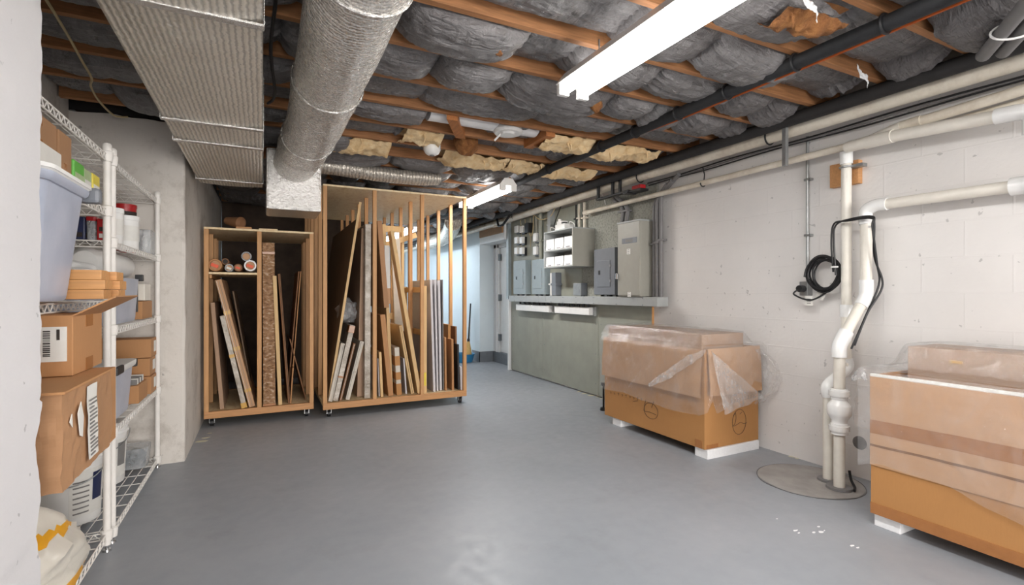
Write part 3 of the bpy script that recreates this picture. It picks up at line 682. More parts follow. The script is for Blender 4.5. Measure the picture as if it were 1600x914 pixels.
# left edge strut of the board
thing('edge_channel', MB().box((XB-.05, 6.98, 1.12), (XR, 7.055, 2.30), .004), 'blue_steel', 'tall grey steel channel at the left edge of the electrical board by the door', 'channel', (XB, 7, 1.12))
# wireway trough
def wbx(pf, pe, yt, yb, Xf):
    a = on_x(pe, yt, Xf); b = on_x(pe, yb, Xf); c = on_x(pf, yt, Xf)
    return a.y, c.y, b.z, a.z       # near Y, far Y, bottom Z, top Z
tn, tf, tz0, tz1 = wbx(795, 1027, 466.5, 484.5, 3.35)
tz0, tz1 = 1.085, 1.175
tr = T('wireway_trough', 'long horizontal grey steel wireway under the electrical boxes', 'wireway', (3.42, 5.2, tz0))
sg = [tf, on_x(852, 470, 3.35).y, on_x(911, 470, 3.35).y, tn]
for i in range(3):
    c = tr.part('cover_section', MB().box((3.35, sg[i]-.002, tz0), (XB-.001, sg[i+1]+.002, tz1), .004), 'grey_steel')
    m = MB()
    for k in range(3):
        y = sg[i]+(sg[i+1]-sg[i])*(k+.5)/3
        for z in (tz0+.012, tz1-.012): m.cyl((3.346, y, z), (3.351, y, z), .005, 8)
    m.make('cover_screw', 'dark_steel', c, tr.loc)['kind'] = 'stuff'
def nipples(T_, y0, y1, z0, z1, n, x=3.44):
    for k in range(n):
        y = y0+(y1-y0)*(k+.5)/n
        T_.part('conduit_nipple', MB().cyl((x, y, z0), (x, y, z1), .018, 12), 'black' if k % 2 else 'galv')
# tall meter style cabinet
n_, f_, z0, z1 = wbx(965.5, 1000, 342.5, 463.5, 3.33)
tc = T('tall_grey_cabinet', 'tall warm grey electrical cabinet with a small nameplate at the right end of the board', 'electrical cabinet', (3.41, (n_+f_)/2, z0))
tc.part('enclosure', MB().box((3.335, n_, z0), (XB-.001, f_, z1-.004), .006), 'beige_steel')
tc.part('front_cover', MB().box((3.325, n_+.003, z0+.012), (3.336, f_-.003, z1-.012), .004), 'beige_steel')
tc.part('rain_lip', MB().box((3.318, n_-.006, z1-.012), (XB-.001, f_+.006, z1+.004), .003), 'grey_steel')
a = on_x(972, 372, 3.325); b = on_x(995, 382, 3.325)
pl = tc.part('nameplate', MB().box((3.322, a.y, a.z-.008), (3.326, b.y, b.z+.022), .001), 'dark_steel')
pc = Vector((3.3215, (a.y+b.y)/2, (a.z+b.z)/2+.007))
MB().box((3.3212, pc.y-.055, pc.z-.014), (3.3222, pc.y+.055, pc.z+.014)).make('nameplate_lettering', 'ink_grey', pl, tc.loc)
for (px, py, w, h) in ((982, 393, .05, .055), (983, 460, .045, .05)):
    q = on_x(px, py, 3.323)
    l_ = tc.part('sticker', MB().box((3.3225, q.y-w/2, q.z-h/2), (3.325, q.y+w/2, q.z+h/2)), 'paper')
    m = MB()
    for zz in (-.3, 0, .3): m.box((3.322, q.y-w*.3, q.z+zz*h-.003), (3.3226, q.y+w*.3, q.z+zz*h+.003))
    m.make('sticker_print', 'ink_grey', l_, tc.loc)
nipples(tc, n_+.03, f_-.03, tz1, z0, 4)
tc.part('latch', MB().box((3.30, f_-.02, 1.36), (3.33, f_+.004, 1.42), .004), 'chrome')
def breaker(name, lab, pf, pe, yt, yb, Xf, mat, latch=True):
    n_, f_, z0, z1 = wbx(pf, pe, yt, yb, Xf); z0 = tz1+.018
    t = T('breaker_panel', lab, 'breaker panel', (Xf+.05, (n_+f_)/2, z0), None)
    t.part('enclosure', MB().box((Xf, n_, z0), (XB-.001, f_, z1), .004), mat)
    t.part('trim_cover', MB().box((Xf-.006, n_-.003, z0+.003), (Xf+.001, f_+.003, z1-.003), .003), mat)
    w = f_-n_; h = z1-z0
    dr_ = t.part('door', MB().box((Xf-.012, n_+w*.2, z0+h*.17), (Xf-.005, f_-w*.16, z0+h*.74), .003), mat)
    MB().box((Xf-.018, f_-w*.32, z0+h*.44), (Xf-.011, f_-w*.25, z0+h*.53), .002).make('latch', 'black', dr_, t.loc)
    m = MB()
    for zz in (.3, .62): m.box((Xf-.014, n_+w*.17, z0+h*zz-.012), (Xf-.006, n_+w*.21, z0+h*zz+.012), .001)
    m.make('door_hinge', 'galv', dr_, t.loc)
    nipples(t, n_+.03, f_-.03, tz1, z0+.001, 4)
    return t
breaker('a', 'dark grey breaker panel between the open shelf and the tall cabinet', 929, 961, 386, 463, 3.385, 'dark_steel')
breaker('b', 'blue-grey breaker panel nearest the door', 803, 821.5, 406, 463, 3.40, 'blue_steel')
breaker('c', 'blue-grey breaker panel tucked under the left edge of the open shelf', 831.5, 851, 404, 463, 3.40, 'blue_steel')
# open wall shelf with small white boxes
n_, f_, z0, z1 = wbx(849.6, 894.8, 356, 415.5, 3.18)
ws = T('open_wall_shelf', 'open grey two-tier shelf box on the electrical board holding small white boxes', 'wall shelf', (3.33, (n_+f_)/2, z0))
th = .014; zm = z0+(z1-z0)*.47
ws.part('side_panel', MB().box((3.18, n_, z0), (XB-.001, n_+th, z1), .002), 'beige_steel')
ws.part('side_panel', MB().box((3.18, f_-th, z0), (XB-.001, f_, z1), .002), 'grey_steel')
ws.part('top_panel', MB().box((3.18, n_, z1), (XB-.001, f_, z1+th), .002), 'grey_steel')
ws.part('bottom_panel', MB().box((3.18, n_+th, z0), (XB-.001, f_-th, z0+th), .002), 'grey_steel')
ws.part('middle_shelf', MB().box((3.185, n_+th, zm), (XB-.01, f_-th, zm+th), .002), 'grey_steel')
ws.part('back_panel', MB().box((XB-.012, n_+th, z0+th), (XB-.002, f_-th, z1)), 'grey_steel')
for r, zz in ((0, zm+th), (1, z0+th)):
    for k in range(3):
        w = (f_-n_-2*th)/3; y = f_-th-w*(k+.5); hh = .135 if r == 0 else .12
        bx_ = T('small_white_box', 'small white box, %s on the %s tier of the open wall shelf' % (['leftmost', 'middle one', 'rightmost'][k], ['upper', 'lower'][r]), 'box', (3.27, y, zz), 'white boxes on the open wall shelf')
        bx_.part('body', MB().box((3.20, y-w*.44, zz+.001), (3.34, y+w*.44, zz+hh), .003), 'white_plastic')
        bx_.part('front_lip', MB().box((3.194, y-w*.42, zz+.006), (3.20, y+w*.42, zz+.03), .001), 'foam')
        bx_.part('pull_slot', MB().box((3.1925, y-w*.2, zz+.012), (3.1945, y+w*.2, zz+.020)), 'ink')
wt = T('white_junction_device', 'white plastic device with an antenna knob standing on top of the open wall shelf', 'device', (3.36, 5.2, z1+th))
y0 = on_x(880, 355, 3.36).y
wt.part('body', MB().box((3.30, y0-.12, z1+th), (3.44, y0+.10, z1+.11), .012), 'white_plastic')
wt.part('raised_lid', MB().box((3.32, y0-.02, z1+.11), (3.42, y0+.09, z1+.155), .01), 'white_plastic')
wt.part('knob', MB().cyl((3.34, y0+.05, z1+.15), (3.34, y0+.05, z1+.18), .02, 14), 'white_plastic')
wt.part('black_clip', MB().box((3.30, y0-.10, z1+.11), (3.36, y0-.05, z1+.125), .003), 'black')
for k, (dy, c, hgt) in enumerate(((.35, 'white_plastic', .1), (-.2, 'white_plastic', .12))):
    yb_ = y0+dy*.8
    thing('looped_cable', MB().tube(bez([(3.40, yb_+.06, z1+.02), (3.36, yb_+.02, z1+hgt), (3.38, yb_-.05, z1+hgt*.8), (3.40, yb_-.04, z1+.03), (3.42, yb_-.10, z1+.02)]), .006, 6), c, 'white cable loop lying on the open wall shelf, %s of the white device' % ('left' if dy > 0 else 'right'), 'cable', (3.38, yb_, z1+.02))
# small grey box beneath the shelf
n_, f_, q0, q1 = wbx(896, 908, 442, 462, 3.40)
jb = T('small_grey_box', 'small grey junction box under the open wall shelf', 'junction box', (3.44, n_, q0))
jb.part('body', MB().box((3.405, n_, q0), (XB-.001, f_, q1), .004), 'dark_steel')
jb.part('front_cover', MB().box((3.396, n_+.002, q0+.002), (3.405, f_-.002, q1-.002), .002), 'galv')
jb.part('cable', MB().tube(bez([(3.44, n_+.05, q0), (3.44, n_+.03, q0-.03), (3.43, n_-.02, tz1+.004)], 5), .008, 7), 'black')
# switches and transformers at the upper left of the board
cols = [(811, 0), (819, 0)]
for r, yy in enumerate((359, 376, 392.5)):
    for k, px in enumerate((808.5, 816.5)):
        q = on_x(px, yy, 3.44)
        s = T('white_control_module', 'small white control module, %s row, %s column, at the upper left of the electrical board' % (['top', 'middle', 'bottom'][r], ['left', 'right'][k]), 'control module', q, 'white control modules')
        s.part('base', MB().box((3.45, q.y-.05, q.z-.065), (XB-.001, q.y+.055, q.z+.055), .004), 'black')
        s.part('cover', MB().box((3.41, q.y-.048, q.z-.045), (3.452, q.y+.048, q.z+.055), .006), 'white_plastic')
for r, yy in enumerate((371, 392)):
    q = on_x(838, yy, 3.44)
    s = T('white_control_module', 'small white control module, %s of the pair beside the vertical grey conduit' % ['upper', 'lower'][r], 'control module', q, 'white control modules')
    s.part('base', MB().box((3.45, q.y-.055, q.z-.075), (XB-.001, q.y+.06, q.z+.07), .004), 'black')
    s.part('cover', MB().box((3.41, q.y-.045, q.z-.055), (3.452, q.y+.048, q.z+.06), .006), 'white_plastic')
q = on_x(826, 356, 3.44)
s = T('black_transformer', 'small black transformer right of the white control modules', 'transformer', q)
s.part('body', MB().box((3.40, q.y-.05, q.z-.07), (XB-.001, q.y+.05, q.z+.07), .008), 'black')
s.part('cable', MB().tube(bez([(3.44, q.y-.02, q.z-.07), (3.44, q.y-.05, q.z-.12), (3.44, q.y-.11, q.z-.1), (3.45, q.y-.12, q.z+.05), (3.45, q.y-.12, q.z+.2)], 6), .006, 6), 'wire_cream')
# vertical conduits on the board
def vcon(px, zt, zb, r, lab, mat='conduit', X=3.45, box=False, bend=0):
    y = on_x(px, 457, X).y; t = T('vertical_conduit', lab, 'conduit', (X, y, zb))
    if box: t.part('duct', MB().box((X-r, y-r, zb), (XB-.001, y+r, zt), .004), mat)
    elif bend:
        t.part('conduit_run', MB().tube(bez([(X, y, zb), (X, y, zt-.25), (X, y-.015, zt-.12), (X, y-bend*.5, zt-.03), (X-.02, y-bend, zt+.03)], 8), r, 14), mat)
    else: t.part('conduit_run', MB().cyl((X, y, zb), (X, y, zt), r, 14), mat)
    t.part('conduit_strap', MB().box((X-r-.006, y-r-.02, (zb+zt)/2-.01), (XB-.001, y+r+.02, (zb+zt)/2+.01), .002), mat)
    return t
vcon(845, 2.32, 1.55, .028, 'grey pipe-like conduit descending behind the left breaker panels', 'greypanel')
vcon(861, 2.32, 1.93, .035, 'flat grey duct rising above the left corner of the open shelf', 'grey_steel', box=True)
vcon(870, 1.48, 1.18, .05, 'dark grey duct dropping from under the open shelf to the wireway', 'dark_steel', box=True)
vcon(862, 1.48, 1.18, .022, 'white pipe dropping from under the open shelf to the wireway', 'white_plastic')
vcon(905, 2.30, 1.95, .014, 'slim cream conduit above the right half of the open shelf', 'cream')
vcon(900, 2.30, 1.95, .010, 'slim black cable sleeve above the right half of the open shelf', 'black')
vcon(913, 2.30, 1.93, .016, 'slim cream conduit with an elbow right of the open shelf', 'cream')
vcon(972, 2.22, 1.95, .022, 'grey conduit entering the top of the tall cabinet, left of two', bend=-.14)
vcon(979, 2.22, 1.95, .022, 'grey conduit entering the top of the tall cabinet, right of two', bend=-.14)
vcon(1022, 2.22, 1.176, .017, 'slim grey conduit right beside the tall cabinet', bend=.2)
vcon(1027, 2.24, 1.176, .022, 'grey conduit bending at the top, middle of three right of the tall cabinet', bend=.22)
vcon(1033, 2.28, 1.176, .020, 'outermost grey conduit at the right edge of the board, bending at the top', bend=.25)
for k, (px, pz) in enumerate(((821, 2.1), (829, 2.1), (838, 2.0), (814, 2.12))):
    y = on_x(px, 400, 3.47).y
    thing('thin_cable', MB().tube(bez([(3.47, y, pz-.22), (3.475, y+.004, pz-.1), (3.47, y-.004, pz+.05), (3.45, y-.02, 2.3)], 5), .004, 6), 'wire_cream' if k != 2 else 'pvc', 'thin pale cable running up above the control modules, %s' % ['second from the left', 'third from the left', 'rightmost', 'leftmost'][k], 'cable', (3.47, y, pz))
a = on_x(905, 300, 3.44)
thing('draped_cable', MB().tube(bez([on_x(835, 337, 3.4), on_x(845, 343, 3.42), on_x(860, 338, 3.42), on_x(872, 318, 3.4), on_x(890, 312, 3.4), on_x(925, 300, 3.4)], 8), .006, 6), 'wire_cream', 'pale cables draped under the cream drain pipe above the control modules', 'cable', a)
thing('black_cable', MB().tube(bez([on_x(878, 318, 3.42), on_x(868, 345, 3.44), on_x(866, 355, 3.44), on_x(872, 362, 3.44)], 8), .006, 6), 'black', 'black cable curving down behind the left end of the open shelf', 'cable', on_x(878, 318, 3.42))
thing('white_cable', MB().tube(bez([on_x(925, 300, 3.42), on_x(936, 300, 3.44), on_x(943, 308, 3.46), on_x(946, 320, 3.47)], 8), .004, 6), 'white_plastic', 'thin white cable arching over the thin cream pipe left of the red spotlight', 'cable', on_x(925, 300, 3.42))
q = on_x(883, 316, 3.44)
t = T('small_dark_junction_box', 'small dark junction box with yellow wires above the open wall shelf', 'junction box', q)
t.part('box', MB().box((3.42, q.y-.16, q.z+.02), (XB-.001, q.y-.02, q.z+.09), .004), 'dark_steel')
t.part('yellow_wire', MB().tube(bez([(3.42, q.y, q.z), (3.40, q.y+.05, q.z+.03), (3.42, q.y+.1, q.z-.02), (3.40, q.y+.12, q.z+.06)], 8), .004, 6), 'yellow')
# bundle of long cables below the cream pipe
for k in range(3):
    pts = [(3.455+.008*k, y, 2.322-.011*k+.005*math.sin(y*5+k)-.01*(y > 3)*(y-3)) for y in [.6+i_*.25 for i_ in range(14)]]
    thing('wall_cable', MB().tube(bez(pts, 3), .006, 6), 'black' if k != 1 else 'conduit', ['black cable clipped to the wall just below the thick cream pipe', 'grey cable running between two black ones below the thick cream pipe', 'lowest black cable running under the thick cream pipe'][k], 'cable', (3.45, 2, 2.32))
# black bracket and red tool under the pipe
q = on_x(960, 293, 3.30)
t = T('black_bracket', 'black open metal bracket hanging below the cream drain pipe', 'bracket', q)
y1_, y2_ = on_x(934, 292, 3.30).y, on_x(985, 300, 3.30).y
m = MB().box((3.27, y2_, 2.23), (3.33, y1_, 2.25), .003)
for y in (y1_-.03, y1_-.28, y1_-.40): m.box((3.285, y, 2.23), (3.31, y+.03, 2.40), .003)
t.part('frame', m, 'black')
t.part('crossbar', MB().box((3.24, y2_-.02, 2.205), (3.36, y1_-.5, 2.225), .003), 'black')
t = T('red_hand_tool', 'red and black tool resting on the black bracket under the cream pipe', 'tool', on_x(998, 294, 3.34))
q = on_x(998, 293, 3.34)
t.part('red_body', MB().box((3.30, q.y-.07, q.z-.02), (3.37, q.y+.06, q.z+.02), .01), 'red')
t.part('black_grip', MB().box((3.28, q.y-.09, q.z-.045), (3.39, q.y+.16, q.z-.021), .008), 'black')
q = on_x(788, 338, 3.30)
thing('bent_black_bracket', MB().tube([(3.3, q.y+.28, 2.40), (3.25, q.y+.10, 2.24), (3.25, q.y-.05, 2.24), (3.3, q.y-.25, 2.40)], .018, 8), 'black', 'bent black bracket hanging from the cream pipe above the door', 'bracket', q)
# white raceway strips below the trough
for (pa_, pb_, lab) in ((806, 857, 'white raceway strip below the wireway, the one nearer the door'), (866, 920, 'white raceway strip below the wireway, the one nearer the cardboard box')):
    ya, yb_ = on_x(pa_, 490, 3.40).y, on_x(pb_, 490, 3.40).y
    t = T('white_raceway', lab, 'raceway', (3.44, (ya+yb_)/2, .98), 'white raceway strips')
    mid = ya+(yb_-ya)*.47
    t.part('cover', MB().box((3.40, ya, .955), (XB-.03, mid+.001, 1.045), .005), 'white_plastic')
    t.part('cover', MB().box((3.40, mid-.001, .955), (XB-.03, yb_, 1.045), .005), 'white_plastic')
    t.part('backplate', MB().box((XB-.03, ya, .945), (XB-.001, yb_-.03, 1.05), .002), 'grey_steel')
    for k in range(7):
        y = ya+(yb_-ya)*(k+.5)/7
        t.part('conduit_nipple', MB().cyl((3.44, y, 1.044), (3.44, y, tz0), .016, 10), 'black')

# ---------------------------------------------------------------- storage racks on casters
def caster(t, x, y, z):
    m = MB().cyl((x-.014, y, .032), (x+.014, y, .032), .032, 20)
    c = t.part('caster', MB().box((x-.03, y-.03, z-.006), (x+.03, y+.03, z)).box((x-.022, y-.02, .03), (x-.017, y+.02, z-.005)).box((x+.017, y-.02, .03), (x+.022, y+.02, z-.005)).cyl((x-.024, y, .032), (x+.024, y, .032), .008, 10), 'chrome')
    m.make('wheel', 'black', c, t.loc)
def rack(name, lab, x0, x1, y0, y1, ht, dividers, shelf=None):
    t = T(name, lab, 'storage rack', ((x0+x1)/2, (y0+y1)/2, 0))
    zb = .078; zt = zb+.062; w = .038
    t.part('base_rail', MB().box((x0, y0, zb), (x1, y0+w, zt), .003), 'stud_x')
    t.part('base_rail', MB().box((x0, y1-w, zb), (x1, y1, zt), .003), 'stud_x')
    t.part('base_board', MB().box((x0, y0+w, zb+.03), (x1, y1-w, zt-.002), .002), 'ply')
    t.part('top_board', MB().box((x0, y0, ht-.018), (x1, y1, ht), .002), 'ply')
    ys = [y0]; 
    while ys[-1]+.46 < y1-.1: ys.append(ys[-1]+.455)
    for j, x in enumerate([x0]+dividers+[x1-w]):
        for k, y in enumerate(ys+[y1-w]):
            if x == x0 and k > 4: pass
            t.part('upright', MB().box((x, y+.0005, zt if k not in (0,) else zt), (x+w, y+w, ht-.018), .003), 'stud')
    for (xa, ya) in ((x0+.06, y0+.06), (x1-.06, y0+.06), (x0+.06, y1-.06), (x1-.06, y1-.06)): caster(t, xa, ya, zb)
    if shelf:
        t.part('short_shelf', MB().box((x0+w, y0+.002, shelf-.018), (dividers[0], y1-.05, shelf), .002), 'ply')
        t.part('shelf_cleat', MB().box((x0+w, y0+.06, shelf-.055), (x0+w+.02, y1-.05, shelf-.019), .002), 'stud_y')
    return t, zt
Y1 = 5.24; R1, zt = rack('short_rolling_rack', 'shorter wooden rolling rack under the foil ducts, holding rolls and leaning boards', -.472, .45, Y1, Y1+1.15, 1.812, [-.045], 1.405)
Y2 = 5.13; R2, zt = rack('tall_rolling_rack', 'tall wooden rolling rack with many uprights holding panels and frames', .525, 2.015, Y2, Y2+2.36, 2.275, [1.0, 1.495])
# added blocker behind the racks, stops cool light, painted dark as shade
struct('wall_light_blocker', MB().box((XL+.01, 7.75, 0), (1.45, 7.9, 2.44)), 'rack_depth_shade')
CN = [0]
def slab(name, lab, cat, pb, pt, yt, Y, th, L, mat, extra=None, group=None, zb=None, backlean=0.0, edge=None):
    """board standing on the rack base: px at the bottom centre, px at the top centre, py of its top"""
    b = on_y(pb, 620, Y); a = on_y(pt, yt, Y); zb = zt+.002 if zb is None else zb
    dx = a.x-b.x; dz = a.z-zb; ln = math.hypot(dx, dz); ang = math.atan2(dx, dz)
    lift = abs(math.sin(ang))*th/2
    t = T(name, lab, cat, (b.x, Y+L/2, zb), group)
    mx = Matrix.Translation(Vector((b.x, Y, zb+lift))) @ Matrix.Rotation(ang, 4, 'Y')
    t.mx = mx; t.ln = ln; t.th = th; t.L = L
    t.part('board', MB().box((-th/2, 0, 0), (th/2, L, ln), min(.004, th*.3), mx), mat)
    if extra:
        for (kind, z_, h, m_) in extra:
            if kind == 'tape': t.part('tape_band', MB().box((-th/2-.0015, -.0015, ln*z_), (th/2+.0015, L*.5, ln*z_+h), 0, mx), m_)
            if kind == 'edge': t.part('edge_strip', MB().box((-th/2-.001, -.003, ln*z_), (th/2+.001, .0, ln*z_+h), 0, mx), m_)
            if kind == 'seam': t.part('layer_seam', MB().box((z_-.0015, -.0025, 0.01), (z_+.0015, 0, ln-.01), 0, mx), m_)
            if kind == 'corner': t.part('corner_wrap', MB().box((-th/2-.004, -.004, ln*z_), (th/2+.004, .12, ln*z_+h), .002, mx), m_)
            if kind == 'label': t.part('label', MB().box((-th/2-.002, .03, ln*z_), (-th/2-.0005, .03+.1, ln*z_+h), 0, mx), m_)
    return t
g1 = 'boards and parcels leaning in the short rack'; g2 = 'panels and frames leaning in the tall rack'
# --- short rack, left bay (pixel anchors from crop measurements)
slab('plain_board', 'pale brown plain board leaning beside the left post of the short rack', 'board', 347, 332, 473, 5.30, .034, .8, 'card_grey')
slab('wrapped_parcel', 'short white wrapped parcel leaning in the left bay of the short rack', 'parcel', 382, 347, 494, 5.25, .040, .7, 'bubble', [('corner', .0, .05, 'tape_y'), ('tape', .55, .03, 'tape_y')])
slab('flat_carton', 'long flat cardboard carton with tape leaning in the left bay of the short rack', 'carton', 394, 341, 438, 5.27, .052, .8, 'card_pale', [('tape', .73, .035, 'tape_y'), ('tape', .45, .035, 'tape_y'), ('tape', .12, .03, 'tape_y'), ('seam', .004, 0, 'ink_grey'), ('seam', -.016, 0, 'paper')])
slab('dark_board', 'dark thin board leaning behind the taped carton in the short rack', 'board', 396, 364, 455, 5.55, .014, .6, 'darkwood')
slab('dark_board', 'dark brown board standing at the back of the short rack, left bay', 'board', 380, 362, 500, 5.75, .03, .5, 'card_dark')
# --- short rack, right bay
slab('bubble_wrapped_parcel', 'tall bubble-wrapped brown parcel standing right of the middle post of the short rack', 'parcel', 421, 419.5, 379, 5.27, .105, .75, 'bubble_card', [('tape', .0, .02, 'tape'), ('tape', .93, .02, 'tape')])
slab('pale_board', 'slim pale wood board beside the tall bubble-wrapped parcel', 'board', 438, 429, 431, 5.25, .034, .7, 'palewood')
slab('cardboard_sheet', 'brown cardboard sheet with a torn edge in the right bay of the short rack', 'cardboard sheet', 452, 436, 428, 5.30, .022, .8, 'card_dark', [('seam', .003, 0, 'ink')])
slab('cardboard_sheet', 'thin brown cardboard sheet leaning left in the right bay of the short rack', 'cardboard sheet', 449, 467, 424, 5.45, .012, .6, 'card_dark')
slab('cardboard_sheet', 'thin brown cardboard sheet folded beside the right posts of the short rack', 'cardboard sheet', 454, 470, 424, 5.42, .010, .5, 'card')
slab('cardboard_sheet', 'low dark cardboard sheet leaning against the right posts of the short rack', 'cardboard sheet', 478, 453, 530, 5.42, .012, .7, 'card_dark')
slab('cardboard_sheet', 'short brown cardboard sheet at the foot of the torn one in the short rack', 'cardboard sheet', 454, 458, 575, 5.28, .012, .5, 'card')
# rolls on the short shelf
for (px, py, r, mat, cap, lab) in ((336, 414, .058, 'card', 'orange', 'cardboard roll with an orange sticker on its end, leftmost on the short rack shelf'),
        (358, 418.5, .038, 'clear', 'paper', 'small clear wrapped roll beside the leftmost roll'), (372, 418, .036, 'card_dark', 'orange', 'narrow roll with red and orange sticker in the middle of the rack shelf'),
        (385, 400.5, .045, 'clear', 'ink_grey', 'clear wrapped roll lying on top of the others'), (391, 415, .054, 'white_bag', 'orange', 'white wrapped roll with an orange sticker, rightmost on the rack shelf'),
        (352, 408.5, .030, 'card_dark', 'ink', 'slim dark roll tucked behind the small clear roll')):
    q = on_y(px, py, Y1+.03); q.z = max(q.z, 1.405+r+.003)
    t = T('paper_roll', lab, 'roll', (q.x, q.y+.35, q.z-r))
    ring = MB().lathe([(r*.98, .7), (r, .69), (r, .01), (r*.94, 0), (r*.72, .0), (r*.70, .03), (r*.70, .65)], (0, 0, 0), 24)
    R_ = Matrix.Translation(q) @ Matrix.Rotation(-math.pi/2, 4, 'X')
    ring.v = [tuple(R_ @ Vector(v)) for v in ring.v]
    t.part('wrapping', ring, mat)
    disc_ = MB().lathe([(.0005, .02), (r*.7, .02)], (0, 0, 0), 20); disc_.v = [tuple(R_ @ Vector(v)) for v in disc_.v]
    t.part('core', disc_, 'card_pale' if cap != 'ink' else 'ink')
    if cap in ('orange', 'paper'):
        s = MB().box((-r*.55, -r*.15, .002), (r*.5, r*.35, .019), 0, R_ @ Matrix.Rotation(.4, 4, 'Z')); t.part('sticker', s, cap)
# things on top of the short rack
def lump(c, rx, ry, rz, seed, amp=.25, fr=3):
    m = MB().lathe([(math.sin(a)+.0001, -math.cos(a)) for a in [math.pi*k/18 for k in range(19)]], (0, 0, 0), 28)
    out = []
    for v in m.v:
        p = Vector(v); p *= 1+amp*noise.noise(p*fr/2+Vector((seed, 0, 0)))+amp*.3*noise.noise(p*fr*2.5+Vector((seed, 0, 0)))
        out.append((c[0]+p.x*rx, c[1]+p.y*ry, c[2]+max(-.9, p.z)*rz))
    m.v = out; return m
thing('rolled_brown_sheet', MB().tube([(-.30, 5.42, 1.90), (-.18, 5.30, 1.87)], .06, 18, rad=[.035, .058]).tube([(-.18, 5.30, 1.87), (-.165, 5.285, 1.868)], .06, 18, rad=[.058, .03]), 'card_dark', 'crumpled brown roll lying on top of the short rack', 'roll', (-.25, 5.4, 1.815))
thing('flat_board', MB().box((-.22, 5.26, 1.813), (-.09, 5.8, 1.832), .003), 'stud_x', 'small flat wood offcut on top of the short rack beside the brown roll', 'board', (-.15, 5.5, 1.813))
thing('flat_board', MB().box((-.03, 5.26, 1.813), (.13, 5.9, 1.826), .003), 'ply', 'small flat wood offcut on top of the short rack above the middle post', 'board', (.1, 5.5, 1.813))
# --- tall rack, left bay
slab('leaning_board', 'very large dark brown panel leaning in the left bay of the tall rack', 'panel', 514, 559, 342, 5.22, .022, 1.9, 'darkwood', [('edge', 0, 2.02, 'palewood')])
slab('wrapped_artwork', 'tall grey wrapped panel standing behind the white wrapped one in the tall rack', 'panel', 563, 570, 357, 5.30, .065, 1.5, 'card_grey', [('corner', .28, .03, 'tape_y')])
slab('wrapped_artwork', 'tall pale wrapped panel standing against the left middle post of the tall rack', 'panel', 574, 575.5, 350, 5.19, .058, 1.6, 'bubble')
for (pb, pt, yt, thk, mat, lab, ex) in (
    (516, 536, 537, .038, 'offwhite', 'low off-white canvas leaning leftmost at the foot of the tall rack', [('seam', .008, 0, 'ink_grey')]),
    (524, 551, 509, .048, 'bubble', 'white wrapped canvas with brown tape at its top corner, low in the tall rack', [('corner', .9, .07, 'tape'), ('tape', .3, .02, 'tape')]),
    (532, 554, 537, .024, 'card_dark', 'thin brown-edged canvas, third of the small canvases in the tall rack', [('seam', .0, 0, 'paper')]),
    (543, 566, 534, .040, 'offwhite', 'off-white canvas with a wrapped band, fourth of the small canvases in the tall rack', [('tape', .45, .025, 'bubble'), ('seam', -.008, 0, 'ink_grey')]),
    ):
    slab('wrapped_canvas', lab, 'canvas', pb, pt, yt, 5.18, thk, .55, mat, ex)
thing('plastic_wad', lump((.80, 5.50, 1.02), .10, .14, .13, 4, .35, 4), 'film_edge', 'crumpled clear plastic bunched between panels in the left bay of the tall rack', 'plastic wrap', (.8, 5.5, .9))
# --- tall rack, middle bay
slab('cardboard_parcel', 'thick tall cardboard parcel just right of the left middle post', 'parcel', 604, 593, 345, 5.20, .05, .9, 'card_worn', zb=1.06)
slab('pale_board', 'tall pale wood board leaning right of the thick cardboard parcel', 'board', 612, 600, 350, 5.30, .034, .8, 'palewood')
slab('flat_carton', 'brown flat carton standing under the thick parcel in the middle bay', 'carton', 611, 598, 492, 5.19, .052, .7, 'card', [('seam', .012, 0, 'card_pale')])
slab('white_board', 'large white panel standing at the back of the middle bay of the tall rack', 'panel', 628, 618, 373, 5.62, .10, .05, 'offwhite')
bb = slab('white_carton', 'narrow white and brown carton with printed label in the middle bay', 'carton', 607, 605, 405, 5.26, .05, .35, 'card_pale', [('edge', .35, .45, 'paper')], zb=1.1)
slab('wood_plank', 'long pale wood plank leaning diagonally across the middle bay of the tall rack', 'plank', 656, 613, 361, 5.175, .040, .14, 'palewood')
slab('picture_frame', 'pale wood framed panel leaning low in the middle bay of the tall rack', 'frame', 645, 626, 509, 5.20, .034, .8, 'palewood', [('seam', .0, 0, 'ink')])
slab('white_carton', 'white carton with brown ends low in the middle bay', 'carton', 624, 620, 543, 5.20, .05, .7, 'offwhite', [('tape', .0, .12, 'card_orange'), ('tape', .32, .08, 'card_orange'), ('tape', .62, .1, 'card_orange')])
slab('pale_board', 'short pale wood board beside the left middle post of the tall rack', 'board', 597, 594, 550, 5.18, .026, .6, 'palewood')
slab('white_board', 'short thin white board beside the left middle post of the tall rack', 'board', 593, 591, 560, 5.22, .014, .6, 'lavender')
slab('white_board', 'thin white board between the white carton and the framed panel', 'board', 635, 631, 560, 5.22, .016, .6, 'lavender')
slab('pale_board', 'brown board leaning behind the framed panel in the middle bay', 'board', 655, 640, 520, 5.32, .016, .7, 'card_dark')
